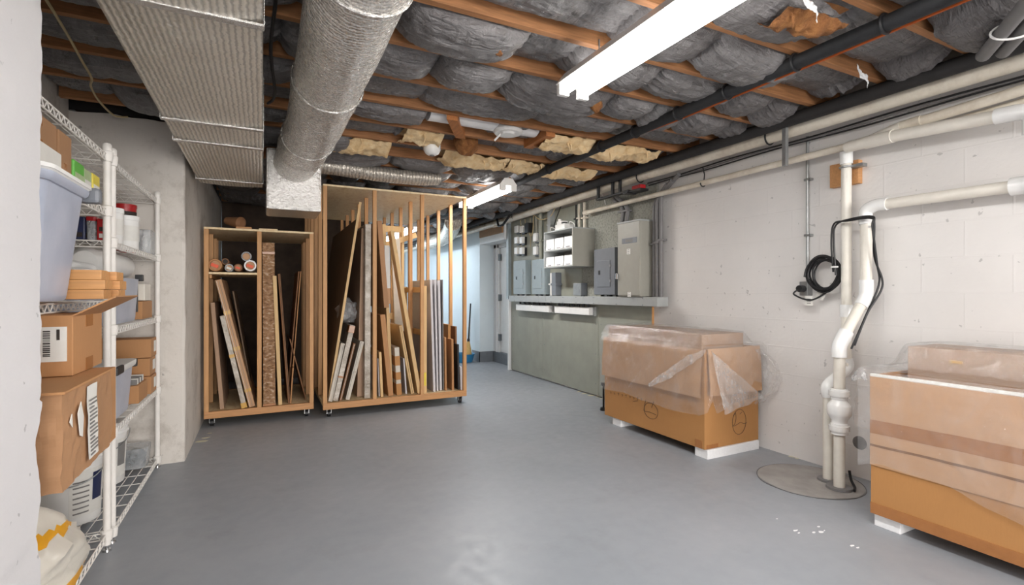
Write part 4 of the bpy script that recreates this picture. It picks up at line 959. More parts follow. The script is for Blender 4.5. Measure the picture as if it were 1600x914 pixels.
# loose stretcher frame in the middle bay
sf = T('stretcher_frame', 'large open wooden stretcher frame with crossbars standing in the middle bay', 'frame', (1.4, 5.9, zt))
a = on_y(614, 480, 6.0); b = on_y(700, 480, 6.0)
sx0, sx1 = 1.06, 1.47
for x in (sx0, sx1-.03): sf.part('stile', MB().box((x, 5.72, zt+.002), (x+.03, 5.755, 1.98), .002), 'palewood')
for z in (.55, .95, 1.45, 1.95): sf.part('crossbar', MB().box((sx0+.03, 5.725, z-.035), (sx1-.03, 5.75, z+.035), .002), 'palewood')
thing('angled_wood_bar', MB().box((-.25, -.02, -.03), (.25, .02, .03), .002, Matrix.Translation((1.36, 5.66, 1.80)) @ Matrix.Rotation(-.35, 4, 'Y')), 'palewood', 'short wooden bar tilted upward near the top of the middle bay', 'wood bar', (1.36, 5.66, 1.78))
# --- tall rack, right bay
wf = T('picture_frame', 'open pale wood frame standing right beside the second middle post of the tall rack', 'frame', (1.56, 5.4, zt))
for y in (5.19, 6.0): wf.part('stile', MB().box((1.542, y, zt+.002), (1.580, y+.04, 1.29), .002), 'palewood')
for z in (.30, .78, 1.25): wf.part('rail', MB().box((1.546, 5.23, z-.03), (1.576, 6.0, z+.03), .002), 'palewood')
wf.part('yellow_tag', MB().box((1.55, 5.187, .22), (1.572, 5.190, .36)), 'yellow')
for k, (pb, pt, yt, thk, m_) in enumerate(((679, 673.5, 437, .026, 'lavender'), (684, 680, 437, .020, 'lavender'), (689, 686, 438, .026, 'lavender'), (693, 691.5, 437, .012, 'ink_grey'))):
    slab('foam_board', 'tall whitish foam board, %s in the right bay of the tall rack' % ['leftmost', 'second', 'third', 'thin dark rightmost'][k], 'foam board', pb, pt, yt, 5.20+.02*k, thk, .9, m_, None, 'foam boards in the right bay')
for k, (pb, yt, thk, m_, Y) in enumerate(((697, 527, .020, 'card', 5.22), (703, 507, .030, 'card_orange', 5.34), (708, 530, .024, 'card', 5.20), (713.5, 510, .02, 'card_dark', 5.32), (717, 538, .02, 'black', 5.20), (721.5, 573, .022, 'lavender', 5.17))):
    slab('cardboard_sheet' if k < 4 else ('dark_sheet' if k == 4 else 'white_board'), ['flat cardboard sheet just right of the foam boards', 'taller orange-brown cardboard sheet behind in the right bay', 'cardboard sheet in front in the right bay', 'dark cardboard sheet beside the black one', 'low black sheet near the right post of the tall rack', 'short whitish board at the right post of the tall rack'][k], 'sheet', pb, pb-1, yt, Y, thk, .6, m_)
# ---------------------------------------------------------------- broom and tub by the far wall
t = T('blue_tub', 'low blue plastic tub on the floor by the far wall beyond the rack', 'tub', (3.17, 8.22, 0))
t.part('tub', MB().lathe([(.001, .006), (.15, .006), (.155, .0), (.19, .13), (.2, .135), (.2, .145), (.185, .14), (.15, .02), (.001, .02)], (3.17, 8.22, 0), 32), 'blue')
t = T('broom', 'broom with black handle and straw bristles standing in the blue tub', 'broom', (3.25, 8.2, .02))
t.part('handle', MB().cyl((3.26, 8.22, .36), (3.355, 8.35, 1.02), .013, 10), 'black')
t.part('bristles', MB().tube([(3.235, 8.18, .025), (3.25, 8.2, .2), (3.262, 8.222, .38)], .05, 14, rad=[.085, .055, .02]), 'straw')
t.part('binding', MB().cyl((3.258, 8.215, .34), (3.264, 8.224, .40), .024, 12), 'black')
thing('mop_handle', MB().cyl((3.30, 8.28, .16), (3.385, 8.42, .95), .008, 8), 'galv', 'slim metal stick leaning beside the broom in the blue tub', 'stick', (3.3, 8.28, .1))

# ---------------------------------------------------------------- big cartons under clear plastic on the right
def carton(t, x0, x1, y0, y1, z0, z1, mat, th=.008, open_top=True):
    m = MB().box((x0, y0, z0), (x0+th, y1, z1), .002); t.part('front_wall', m, mat)
    t.part('back_wall', MB().box((x1-th, y0, z0), (x1, y1, z1), .002), mat)
    t.part('end_wall', MB().box((x0+th, y0, z0), (x1-th, y0+th, z1), .002), mat)
    t.part('end_wall', MB().box((x0+th, y1-th, z0), (x1-th, y1, z1), .002), mat)
    t.part('base', MB().box((x0+th, y0+th, z0), (x1-th, y1-th, z0+th)), mat)
c1 = T('large_carton', 'large orange-brown carton with folded down flaps standing on white foam by the electrical board', 'carton', (3.18, 3.2, .07))
x0, x1, y0, y1 = 2.885, 3.47, 2.615, 3.80
carton(c1, x0, x1, y0, y1, .070, .80, 'card_orange')
def flap(a, b, z1, z0, outx, outy, seed):
    A = Vector(a); B = Vector(b)
    def fn(i, j):
        p_ = A.lerp(B, i); k = j; o = .012+.022*math.sin(k*math.pi*.5)+.006*nz(i*3, j*2, seed)
        return Vector((p_.x+outx*o, p_.y+outy*o, z1+(z0-z1)*k+.003*nz(i*9, seed)*k))
    def bk(i, j): q = fn(i, j); return Vector((q.x-outx*.006, q.y-outy*.006, q.z))
    return MB().grid(fn, 40, 14).grid(bk, 40, 14)
c1.part('front_flap', flap((x0, y0+.01, 0), (x0, y1, 0), .802, .448, -1, 0, 3), 'card_pale')
c1.part('end_flap', flap((x0+.02, y0, 0), (x1, y0, 0), .806, .462, 0, -1, 5), 'card_pale')
ic = MB().box((2.918, 2.67, .60), (3.37, 3.785, .905), .004)
c1.part('inner_carton', ic, 'card_grey')
c1.part('end_label_strip', MB().box((x0+.02, y0-.0015, .072), (x0+.14, y0, .10)).box((x0-.0015, y0+.02, .072), (x0, y0+.09, .13)), 'tape')
def stroke(T_, name, pts, r=.0016, mat='ink'): T_.part(name, MB().tube(pts, r, 5), mat)
# handwritten circles
cc = on_x(1017, 642, x0-.001); stroke(c1, 'handwritten_circle', [(x0-.001, cc.y+.082*math.cos(a), cc.z+.065*math.sin(a)) for a in [2*math.pi*k/40 for k in range(41)]])
stroke(c1, 'handwritten_mark', bez([on_x(1009, 625, x0-.001), on_x(1007, 634, x0-.001), on_x(1006.5, 642, x0-.001), on_x(1014, 643.5, x0-.001), on_x(1025, 648, x0-.001)], 6))
stroke(c1, 'handwritten_mark', [on_x(1021.5, 627, x0-.001), on_x(1018, 637, x0-.001)])
stroke(c1, 'handwritten_mark', bez([on_x(989, 627.5, x0-.001), on_x(993, 626.6, x0-.001), on_x(997, 626, x0-.001)], 4))
cc = on_y(1155, 659, y0-.001); stroke(c1, 'handwritten_circle', [(cc.x+.075*math.cos(a), y0-.001, cc.z+.095*math.sin(a)) for a in [2*math.pi*k/40 for k in range(41)]])
stroke(c1, 'handwritten_mark', bez([on_y(p[0], p[1], y0-.001) for p in ((1149.5, 643), (1145.5, 652), (1149, 644.5), (1150, 654), (1148.5, 661), (1146, 666), (1152, 663), (1157, 660), (1162, 661.5), (1167, 660.6))], 5))
stroke(c1, 'handwritten_mark', [on_y(1156, 647, y0-.001), on_y(1159, 644, y0-.001)])
rr_ = random.Random(5)
for k in range(9):
    px = 1142+k*4.3; py = 626.5-k*1.0
    stroke(c1, 'handwritten_mark', bez([on_y(px, py-2, y0-.001), on_y(px+2.2, py+rr_.uniform(-2, 0), y0-.001), on_y(px+.4, py+2.5, y0-.001), on_y(px+3, py+2, y0-.001)], 4), .0014)
for k in range(9):
    px = 953+k*6; py = 612+k*1.4
    stroke(c1, 'handwritten_mark', bez([on_x(px, py, x0-.001), on_x(px+2, py+rr_.uniform(-1, 2), x0-.001), on_x(px+1, py+3, x0-.001)], 4), .0014)
def hem_front(s): return .325+.012*math.sin(s*5)+.015*nz(s*4, 2)
L1 = y1-y0; L2 = x1-x0
def film1(i, j):
    s = i*(L1+L2+.02)
    if s < L1: p_ = Vector((x0-.042, y1-s, 0)); n_ = Vector((-1, 0, 0)); hem = hem_front(s)
    else:
        u = (s-L1)/L2; p_ = Vector((x0-.042+(x1-x0+.042)*u, y0-.045, 0)); n_ = Vector((0, -1, 0))
        pts = [(0, .345), (.08, .44), (.13, .345), (.5, .40), (.66, .43), (.78, .55), (1.1, .50)]
        hem = pts[-1][1]
        for q in range(len(pts)-1):
            if pts[q][0] <= u <= pts[q+1][0]: hem = pts[q][1]+(pts[q+1][1]-pts[q][1])*(u-pts[q][0])/(pts[q+1][0]-pts[q][0])
    z = hem+(.83-hem)*j
    w = .022*nz(s*5, j*3, 1)+.008*nz(s*13, j*5, 4)+.012*math.sin(s*9+2*nz(s, 3))*(1-j)
    k = max(0, (j-.9)/.1)
    return p_+n_*(abs(w)+.006)*(1-k*.7)+Vector((0, 0, z))-n_*.02*k
fs = MB().grid(film1, 260, 40)
def film1t(i, j):
    x = x0-.03+(x1-x0+.045)*j; y = y0-.03+(L1+.07)*i
    inside = min((x-2.872)/.03, (3.42-x)/.05, (y-2.62)/.05, (3.84-y)/.04)
    z = .83+.088*max(0, min(1, inside))+abs(.012*nz(x*9, y*6))+.006*nz(x*22, y*18)
    return Vector((x, y, z))
fs.grid(film1t, 120, 60)
sh = T('plastic_sheet', 'clear plastic sheet draped over the carton nearest the electrical board', 'plastic sheet', (3.2, 3.2, .5))
sh.part('draped_film', fs, 'film')
def fold(pts, w, seed, amp=.012):
    P = bez(pts, 10)
    def fn(i, j):
        k = i*(len(P)-1); a = int(min(k, len(P)-2)); p_ = P[a].lerp(P[a+1], k-a)
        return p_+Vector((amp*nz(i*12, j*4, seed), amp*nz(i*9, j*3, seed+3)-.0, (j-.5)*w*(.4+.8*abs(math.sin(i*math.pi)))+amp*nz(i*7, j*6, seed+8)))
    return MB().grid(fn, 80, 8)
xf = x0-.065
sh.part('bunched_fold', fold([Vector((xf+.01, y0-.06, .80)), Vector((xf, y0+.1, .71)), Vector((xf-.01, y0+.30, .58)), Vector((xf, y0+.52, .46))], .07, 2), 'film_edge')
def corner(i, j):
    # loose corner hanging over the near end
    a = Vector((x0-.01, y0-.07, .80)); b = Vector((x0+.09, y0-.10, .34)); c = Vector((x1-.06, y0-.09, .42))
    q = a.lerp(b.lerp(c, j), i); return q+Vector((0, -.014*abs(nz(i*6, j*7, 3))-.01*math.sin(j*14)*i, .006*nz(i*9, j*9)))
sh.part('loose_corner', MB().grid(corner, 40, 30), 'film_edge')
def puff(i, j):
    a = j*math.pi; return Vector((3.40+.09*i+.02*nz(i*8, j*8), y0-.02-(.17*math.sin(a))*(.5+.5*i)+.02*nz(i*9, j*12, 4), .36+.42*j+.02*nz(i*9, j*9, 7)))
sh.part('loose_puff', MB().grid(puff, 30, 50), 'film')
for (a, b, lab) in (((2.90, 2.60), (3.46, 2.72), 'white foam block under the near end of the carton by the electrical board'), ((2.90, 3.58), (3.46, 3.70), 'white foam block under the far end of the carton by the electrical board')):
    thing('foam_block', MB().box((a[0], a[1], 0), (b[0], b[1], .068), .004), 'foam', lab, 'foam block', ((a[0]+b[0])/2, a[1], 0))
q = on_z(943, 641, .0)
t = T('black_floor_stand', 'slim black metal post stand behind the far corner of the carton by the electrical board', 'stand', q)
t.part('post', MB().cyl(q+Vector((0, 0, .02)), q+Vector((0, 0, .27)), .010, 10), 'black')
t.part('foot', MB().lathe([(.001, .03), (.03, .03), (.036, .012), (.036, 0), (.001, 0)], q), 'black')
t.part('head', MB().lathe([(.001, .285), (.026, .285), (.03, .265), (.012, .25)], q), 'black')
# second carton
c2 = T('large_carton', 'large orange-brown carton with tape bands at the right edge of the picture', 'carton', (3.15, .9, .07))
X0, X1_, Ya, Yb = 2.85, 3.46, .28, 1.486
carton(c2, X0, X1_, Ya, Yb, .070, .79, 'card_orange')
c2.part('front_sleeve', MB().box((X0-.006, Ya, .32), (X0-.0005, Yb+.002, .792), .002), 'card_pale')
def band(z, h, w, seed):
    def fn(i, j): y = Ya+(Yb-Ya)*i; return Vector((X0-.0075, y, z+h*(j-.5)+w*math.sin(i*3)+.004*nz(y*6, seed)))
    return MB().grid(fn, 50, 2)
c2.part('tape_band', band(.52, .07, .01, 1), 'tape')
c2.part('tape_band', band(.425, .012, .006, 2), 'card_dark')
c2.part('bottom_tape', MB().box((X0-.004, Ya, .068), (X0-.0005, Yb+.001, .125), .001).box((X0-.0045, Ya, .10), (X0-.003, Yb+.001, .105)), 'tape')
c2.part('rim_tape', MB().box((X0-.008, Ya, .782), (X0+.014, Yb, .797), .003), 'paper')
c2.part('inner_carton', MB().box((3.12, .32, .55), (3.43, 1.445, .93), .004), 'card_grey')
a = on_x(1484, 563, 3.119); b = on_x(1504, 569, 3.119)
c2.part('tape_label', MB().box((3.117, b.y, b.z), (3.1195, a.y, a.z)), 'tape_y')
s2 = T('plastic_sheet', 'clear plastic sheet draped over the carton at the right edge of the picture', 'plastic sheet', (3.1, .9, .5))
def film2(i, j):
    s = i; y = Yb+.05-(Yb-Ya+.08)*i
    hem = .29+.05*math.sin(s*7.5+.3)+.02*nz(s*8, 1)
    z = hem+(.815-hem)*j
    return Vector((X0-.022-abs(.010*nz(y*6, j*4))-.006*abs(nz(y*20, j*9))+.014*max(0, (j-.93)/.07), y, z))
def film2t(i, j):
    x = X0-.008+(X1_-X0+.02)*j; y = Ya+(Yb-Ya+.07)*i
    ins = max(0, min(1, (x-3.06)/.06)); ins2 = max(0, min(1, (1.52-y)/.06))
    z = .815+.125*ins*ins2+abs(.014*nz(x*8, y*6, 3))+.005*nz(x*20, y*20)
    return Vector((x, y, z))
def film2e(i, j):
    x = X0-.02+(X1_-X0)*i; return Vector((x, Yb+.05+.05*j*abs(nz(i*5, 1)+.5)+.012*nz(i*9, j*8), .82-(.25+.1*math.sin(i*8))*j+.04*nz(i*4, 3)))
s2.part('draped_film', MB().grid(film2, 160, 40).grid(film2t, 100, 50), 'film')
s2.part('loose_end', MB().grid(film2e, 50, 24), 'film')
s2.part('bunched_fold', fold([Vector((2.84, 1.50, .77)), Vector((2.86, 1.54, .79)), Vector((2.92, 1.62, .74))], .05, 6, .01), 'film_edge')
for y, lab in ((1.36, 'far'), (.45, 'near')):
    thing('foam_block', MB().box((2.87, y, 0), (3.3, y+.12, .068), .004), 'foam', 'white foam block under the %s end of the right edge carton' % lab, 'foam block', (3.1, y, 0))

# ---------------------------------------------------------------- white wire shelving in the alcove
def shelf_unit(lab, ya, yb, zs, cart_top):
    xa, xb = -1.105, -.656
    t = T('wire_shelving_unit', lab, 'shelving unit', ((xa+xb)/2, (ya+yb)/2, 0), None)
    for (x, y) in ((xa, ya), (xa, yb), (xb, ya), (xb, yb)):
        p_ = t.part('post', MB().cyl((x, y, .03), (x, y, cart_top), .0155, 16), 'white_wire')
        MB().lathe([(.0165, cart_top-.04), (.0195, cart_top-.035), (.0195, cart_top), (.014, cart_top+.008), (.001, cart_top+.009)], (x, y, 0), 16).make('post_cap', 'white_wire', p_, t.loc)
        MB().lathe([(.007, .03), (.007, .012), (.016, .01), (.018, 0), (.001, 0)], (x, y, 0), 14).make('levelling_foot', 'chrome', p_, t.loc)
        for z in zs: MB().lathe([(.016, -.034), (.021, -.032), (.024, .0), (.024, .014), (.017, .018)], (x, y, z), 16).make('shelf_collar', 'white_wire', p_, t.loc)
    for z in zs:
        m = MB(); r = .0028
        for (p0, p1) in (((xb, ya), (xb, yb)), ((xa, ya), (xa, yb)), ((xa, ya), (xb, ya)), ((xa, yb), (xb, yb))):
            P0 = Vector((*p0, z)); P1 = Vector((*p1, z)); D = (P1-P0); Ld = D.length; D.normalize()
            a = P0+D*.022; b = P1-D*.022
            m.tube([a, b], .0034, 8); m.tube([a-Vector((0, 0, .030)), b-Vector((0, 0, .030))], .0034, 8)
            n = int((Ld-.044)/.026); zz = []
            for k in range(n+1): zz.append(a+(b-a)*(k/n)-Vector((0, 0, .030 if k % 2 else 0)))
            m.tube(zz, .0026, 5)
        nl = 9
        for k in range(1, nl):
            x = xa+(xb-xa)*k/nl; m.tube([(x, ya, z+.002), (x, yb, z+.002)], .0022, 6)
        nc = int((yb-ya)/.15)
        for k in range(1, nc): y = ya+(yb-ya)*k/nc; m.tube([(xa, y, z-.003), (xb, y, z-.003)], .0028, 6)
        t.part('wire_shelf', m, 'white_wire')
    return t
shelf_unit('white wire shelving unit nearest the viewer, behind the broken wall end', 1.73, 2.955, [.085, .65, 1.18, 1.612, 1.87], 1.915)
shelf_unit('white wire shelving unit next to the far pier with buckets at the bottom', 3.045, 4.215, [.062, .545, 1.045, 1.47, 1.87], 1.915)
def rbox(x0, x1, y0, y1, z0, z1, r=.04, taper=.0, n=6, cap=True):
    """rounded upright tub, smaller at the bottom by taper"""
    rings = []
    cx, cy_ = (x0+x1)/2, (y0+y1)/2; hx, hy = (x1-x0)/2, (y1-y0)/2
    def ring(z, s, rr):
        o = []
        for (sx, sy, a0) in ((1, 1, 0), (-1, 1, 90), (-1, -1, 180), (1, -1, 270)):
            for k in range(n+1):
                a = math.radians(a0+90*k/n)
                o.append(Vector((cx+sx*(hx*s-rr)+rr*math.cos(a), cy_+sy*(hy*s-rr)+rr*math.sin(a), z)))
        return o
    lv = [(z0, 1-taper-.04), (z0+.008, 1-taper-.01), (z0+.02, 1-taper)]+[(z0+.02+(z1-z0-.02)*k/5, 1-taper*(1-k/5)) for k in range(1, 6)]
    rs = [ring(z, s, r) for z, s in lv]; N = len(rs[0]); m = MB()
    m._add([v for q in rs for v in q], [(i*N+k, i*N+(k+1) % N, (i+1)*N+(k+1) % N, (i+1)*N+k) for i in range(len(rs)-1) for k in range(N)], True)
    m._add(rs[0], [tuple(range(N))]);
    if cap: m._add(rs[-1], [tuple(range(N))])
    return m
def box_thing(name, lab, cat, a, b, mat, tape=None, group=None, bev=.004):
    t = T(name, lab, cat, ((a[0]+b[0])/2, (a[1]+b[1])/2, min(a[2], b[2])), group)
    t.part('body', MB().box(a, b, bev), mat)
    if tape:
        yc = (a[1]+b[1])/2; w = abs(b[1]-a[1])*.16; x = max(a[0], b[0]); z1 = max(a[2], b[2]); z0 = min(a[2], b[2]); h = (z1-z0)*.3
        t.part('tape_strip', MB().box((x-.001, yc-w/2, z1-h), (x+.0012, yc+w/2, z1+.0008)).box((min(a[0], b[0]), yc-w/2, z1-.0005), (x, yc+w/2, z1+.0012)).box((x-.001, yc-w/2, z0), (x+.0012, yc+w/2, z0+h)), tape)
    return t
# --- near unit: cloudy tub
t = T('cloudy_plastic_tub', 'tall cloudy translucent tub with a dark grey latch on the near wire shelf', 'tub', (-.77, 2.04, 1.19))
t.part('tub', rbox(-.98, -.552, 1.84, 2.235, 1.192, 1.555, .05, .16), 'tub')
t.part('rim', rbox(-.995, -.537, 1.825, 2.250, 1.545, 1.570, .055, 0), 'tub')
t.part('lid', rbox(-1.0, -.532, 1.820, 2.255, 1.568, 1.576, .055, 0), 'white_plastic')
t.part('latch', MB().box((-.60, 2.225, 1.535), (-.515, 2.272, 1.590), .012), 'dark_steel', label='dark grey latch')
for k, (cx_, cy_, cz_) in enumerate(((-.72, 2.0, 1.27), (-.68, 2.12, 1.31), (-.78, 2.08, 1.36))):
    t.part('bagged_contents', lump((cx_-.04, cy_-.02, cz_), .10, .09, .07, k*3, .3, 5), 'white_bag')
# oak blocks
for r, (ya, yb, xe, lab) in enumerate(((2.262, 2.345, -.512, 'nearest row'), (2.350, 2.432, -.525, 'middle row'), (2.438, 2.545, -.505, 'farthest row'))):
    for l in range(3):
        z = 1.196+l*.0352; e = xe+(-.006 if l == 2 else 0.004*l)
        thing('oak_block', MB().box((-1.02, ya, z), (e, yb, z+.0345), .002), 'oak', 'oak block in the %s of the stack on the near shelf, %s' % (lab, ['bottom layer', 'middle layer', 'top layer'][l]), 'wood block', (-.75, ya, z), 'oak blocks stacked on the near wire shelf')
thing('white_plastic_bag', lump((-.80, 2.80, 1.27), .17, .13, .085, 3, .3, 4), 'white_bag', 'crumpled white plastic bag behind the oak blocks', 'bag', (-.8, 2.8, 1.19))
# upper shelf
box_thing('white_carton', 'white carton at the near end of the upper wire shelf', 'carton', (-.92, 1.80, 1.618), (-.612, 2.205, 1.690), 'paper')
box_thing('small_carton', 'small brown carton with packing tape beside the white one on the upper shelf', 'carton', (-.88, 2.212, 1.618), (-.62, 2.335, 1.672), 'card_worn', 'tape')
box_thing('small_carton', 'brown carton lying on top of the white carton', 'carton', (-.90, 2.0, 1.692), (-.655, 2.31, 1.81), 'card_worn', 'tape')
box_thing('small_carton', 'upright brown carton between the stacked ones and the green package', 'carton', (-.90, 2.345, 1.618), (-.658, 2.478, 1.812), 'card_worn')
def printed(name, lab, a, b, cols, cat='package'):
    t = T(name, lab, cat, ((a[0]+b[0])/2, (a[1]+b[1])/2, a[2]))
    t.part('body', MB().box(a, b, .006), cols[0])
    for k, c_ in enumerate(cols[1:]):
        z0_ = a[2]+(b[2]-a[2])*(.12+.3*k); t.part('print_patch', MB().box((b[0]-.001, a[1]+.012, z0_), (b[0]+.0012, b[1]-.012, z0_+(b[2]-a[2])*.2)).box((a[0]+.01, a[1]-.0012, z0_), (b[0]-.01, a[1]+.001, z0_+(b[2]-a[2])*.2)), c_)
    return t
printed('green_package', 'bright green and yellow package on the upper wire shelf', (-.80, 2.495, 1.618), (-.655, 2.62, 1.740), ['green', 'yellow', 'teal'])
printed('pale_green_package', 'pale green and yellow printed pouch next to the bright green package', (-.79, 2.635, 1.618), (-.66, 2.74, 1.738), ['teal', 'yellow', 'paper'])
printed('pale_green_package', 'pale yellow-green pouch beside the post on the upper wire shelf', (-.79, 2.755, 1.618), (-.66, 2.86, 1.742), ['yellow', 'teal', 'paper'])
thing('white_jar', MB().lathe([(.001, 0), (.04, 0), (.04, .115), (.036, .12), (.043, .122), (.043, .145), (.001, .147)], (-.75, 2.905, 1.618)), 'white_plastic', 'white lidded jar behind the post at the end of the upper shelf', 'jar', (-.75, 2.9, 1.618))
# worn big carton with paper sheet
t = T('worn_carton', 'large battered brown carton with a printed paper sheet sticking out of the near shelf', 'carton', (-.72, 2.05, .66))
def worn(i, j):
    per = j*4; k = min(3, int(per)); f_ = per-k
    c = [(-.97, 1.80), (-.497, 1.80), (-.497, 2.295), (-.97, 2.295), (-.97, 1.80)]
    a, b = c[k], c[k+1]; x = a[0]+(b[0]-a[0])*f_; y = a[1]+(b[1]-a[1])*f_; z = .662+.278*i
    w = .006*nz(x*8, y*8, z*8)+.004*nz(x*25, y*25, z*25)
    return Vector((x+w, y+w, z+.004*nz(x*30, y*30)))
t.part('body', MB().grid(worn, 24, 120, False).box((-.965, 1.805, .665), (-.502, 2.29, .69), .004), 'card_worn')
t.part('top_flap', MB().box((-.975, 1.79, .936), (-.490, 2.30, .944), .002).box((-.975, 1.785, .930), (-.6, 1.80, .938), .002), 'card')
def sheet(i, j):
    y = 1.985+.105*j+(.02*(1-i)); z = .69+.235*i
    return Vector((-.4905+.003*nz(y*20, z*20), y, z))
ps = t.part('paper_sheet', MB().grid(sheet, 10, 6), 'paper')
m = MB()
for k in range(15):
    z = .70+.0125*k; y0_ = 2.0+.02*(1-(z-.69)/.235)
    m.box((-.4885, y0_, z), (-.4870, y0_+.075-(.03 if k % 4 == 0 else 0), z+.005))
m.make('printed_lines', 'ink_grey', ps, t.loc)
t.part('torn_patch', MB().poly([(-.4915, 1.90, .86), (-.4915, 1.93, .89), (-.4915, 1.955, .84), (-.4915, 1.945, .78), (-.4915, 1.92, .79)], (.0015, 0, 0)), 'paper')
t.part('torn_patch', MB().poly([(-.4915, 1.83, .85), (-.4915, 1.85, .87), (-.4915, 1.855, .83)], (.0015, 0, 0)), 'paper')
box_thing('narrow_carton', 'narrow brown carton standing behind the battered one on the near shelf', 'carton', (-.93, 2.305, .66), (-.505, 2.40, .935), 'card')
# carton with shipping label and open flap
t = T('labelled_carton', 'brown carton with a barcode label and a raised flap, on the battered carton', 'carton', (-.76, 2.27, .946))
t.part('body', MB().box((-.97, 2.11, .946), (-.557, 2.44, 1.145), .003), 'card')
t.part('open_flap', MB().poly([(-.557, 2.11, 1.141), (-.557, 2.44, 1.141), (-.445, 2.45, 1.205), (-.440, 2.10, 1.205)], (-.003, 0, .004)), 'card')
t.part('tape_strip', MB().box((-.558, 2.24, .946), (-.5555, 2.32, .99)).box((-.558, 2.24, 1.10), (-.5555, 2.32, 1.145)), 'tape')
lb = t.part('shipping_label', MB().box((-.71, 2.1080, .995), (-.572, 2.1095, 1.108)), 'paper')
m = MB(); rb = random.Random(3)
for (xx, w_) in ((-.70, .022), (-.662, .022), (-.632, .018)):
    z = 1.012
    while z < 1.095:
        h_ = rb.choice([.0015, .003, .0045]); m.box((xx, 2.1068, z), (xx+w_, 2.1080, z+h_)); z += h_+rb.choice([.0015, .003])
m.box((-.598, 2.1068, 1.065), (-.590, 2.1080, 1.10)).make('barcode', 'ink', lb, t.loc)
# printed sack
def sack(c, rx, ry, h, lean, seed):
    m = MB(); vs = []; nz_, na = 40, 40
    def fn(i, j):
        a = 2*math.pi*j; k = i
        prof = ((1-abs(2*k-1)**5)**.5 if k < .4 else (1-((k-.4)/.6)**1.7*.93)**.75)*(1.12-.2*k)
        q = abs(math.cos(a))**.6*math.copysign(1, math.cos(a)); s_ = abs(math.sin(a))**.6*math.copysign(1, math.sin(a))
        w = 1+.22*nz(q*2+seed, s_*2, k*4)+.10*(1-abs(nz(q*5, s_*5, k*7+seed)))**5
        return Vector((c[0]+rx*prof*q*w+lean[0]*k, c[1]+ry*prof*s_*w+lean[1]*k, c[2]+h*k+.01*nz(q*4, s_*4, seed)*k))
    m.grid(fn, nz_, na)
    for fi, f_ in enumerate(m.f):
        kk = sum(m.v[v][2] for v in f_)/4; kk = (kk-c[2])/h+.10*(m.v[f_[0]][1]-c[1])/ry
        if .15 < kk < .24 or .66 < kk < .73: m.mi[fi] = 1
    return m
thing('printed_sack', sack((-.795, 2.33, .09), .165, .27, .38, (0, .0), 3), ['bag_cream', 'bag_yellow'], 'cream plastic sack with orange-yellow bands on the bottom near shelf', 'sack', (-.8, 2.33, .09))
thing('folded_bag_corner', lump((-.74, 2.69, .13), .07, .09, .05, 8, .3, 4), ['bag_yellow', 'bag_cream'], 'folded yellow-orange bag corner beside the cream sack on the bottom shelf', 'bag', (-.74, 2.69, .09))
# --- far unit
def bucket(x, y, z, lab, lcol, r=.143, h=.365):
    t = T('white_bucket', lab, 'bucket', (x, y, z))
    t.part('pail', MB().lathe([(.001, .0), (r*.86, .0), (r*.88, .006), (r*.97, h*.82), (r*1.03, h*.83), (r*1.03, h*.87), (r*.98, h*.88), (r, h*.94)], (x, y, z), 40), 'white_plastic')
    t.part('lid', MB().lathe([(r*1.0, h*.93), (r*1.05, h*.94), (r*1.05, h), (r*.97, h*1.005), (r*.93, h*.985), (.001, h*.985)], (x, y, z), 40), 'pvc_bright')
    def lb_(a0, a1, z0, z1, o=.0015):
        def fn(i, j):
            a = a0+(a1-a0)*i; zz = z0+(z1-z0)*j; rr = r*(.88+.09*zz/(h*.82))+o; return Vector((x+rr*math.cos(a), y+rr*math.sin(a), z+zz))
        return MB().grid(fn, 16, 3)
    base = math.atan2(-y, -x)   # towards the room
    l_ = t.part('paper_label', lb_(base+.0, base+1.25, h*.12, h*.74), 'paper')
    lb_(base+.72, base+1.15, h*.30, h*.68, .0030).make('colour_block', lcol, l_, t.loc)
    m = MB()
    for k in range(7):
        q_ = lb_(base+.1, base+.6, h*(.16+.07*k), h*(.18+.07*k), .0032); m._add(q_.v, q_.f)
    m.make('printed_lines', 'ink_grey', l_, t.loc)
    pts = [Vector((x+(r*1.06)*math.cos(a), y+(r*1.06)*math.sin(a), z+h*.84-.10*math.sin((a-base+1.57)))) for a in [base-1.57+3.14*k/20 for k in range(21)]]
    t.part('wire_handle', MB().tube(pts, .0028, 6), 'galv')
bucket(-.877, 3.26, .068, 'white bucket with a dark blue label on the bottom shelf', 'navy')
bucket(-.887, 3.81, .068, 'white bucket with a grey label, second on the bottom shelf of the far unit', 'ink_grey')
t = T('clear_cable_bin', 'clear plastic bin of black cables at the far end of the bottom shelf', 'bin', (-.76, 4.08, .07))
t.part('bin', rbox(-.86, -.675, 3.985, 4.17, .068, .20, .05, .1), 'clear')
for k in range(4): t.part('coiled_cable', MB().tube(bez([(-.765+.06*math.cos(a+k), 4.075+.06*math.sin(a+k), .09+.022*k+.01*math.sin(a*3)) for a in [2*math.pi*q/12 for q in range(13)]], 3), .008, 7), 'black')
t = T('latching_tub', 'cloudy tub with a white lid and black latch behind the posts on the far unit', 'tub', (-.8, 3.36, .55))
t.part('tub', rbox(-.96, -.672, 3.10, 3.60, .551, .80, .05, .10), 'tub')
t.part('lid', rbox(-.97, -.655, 3.085, 3.615, .80, .835, .055, 0), 'white_plastic')
t.part('latch', MB().box((-.72, 3.60, .785), (-.66, 3.632, .832), .008), 'black')
t.part('latch', MB().box((-.665, 3.12, .80), (-.648, 3.25, .842), .006), 'black')
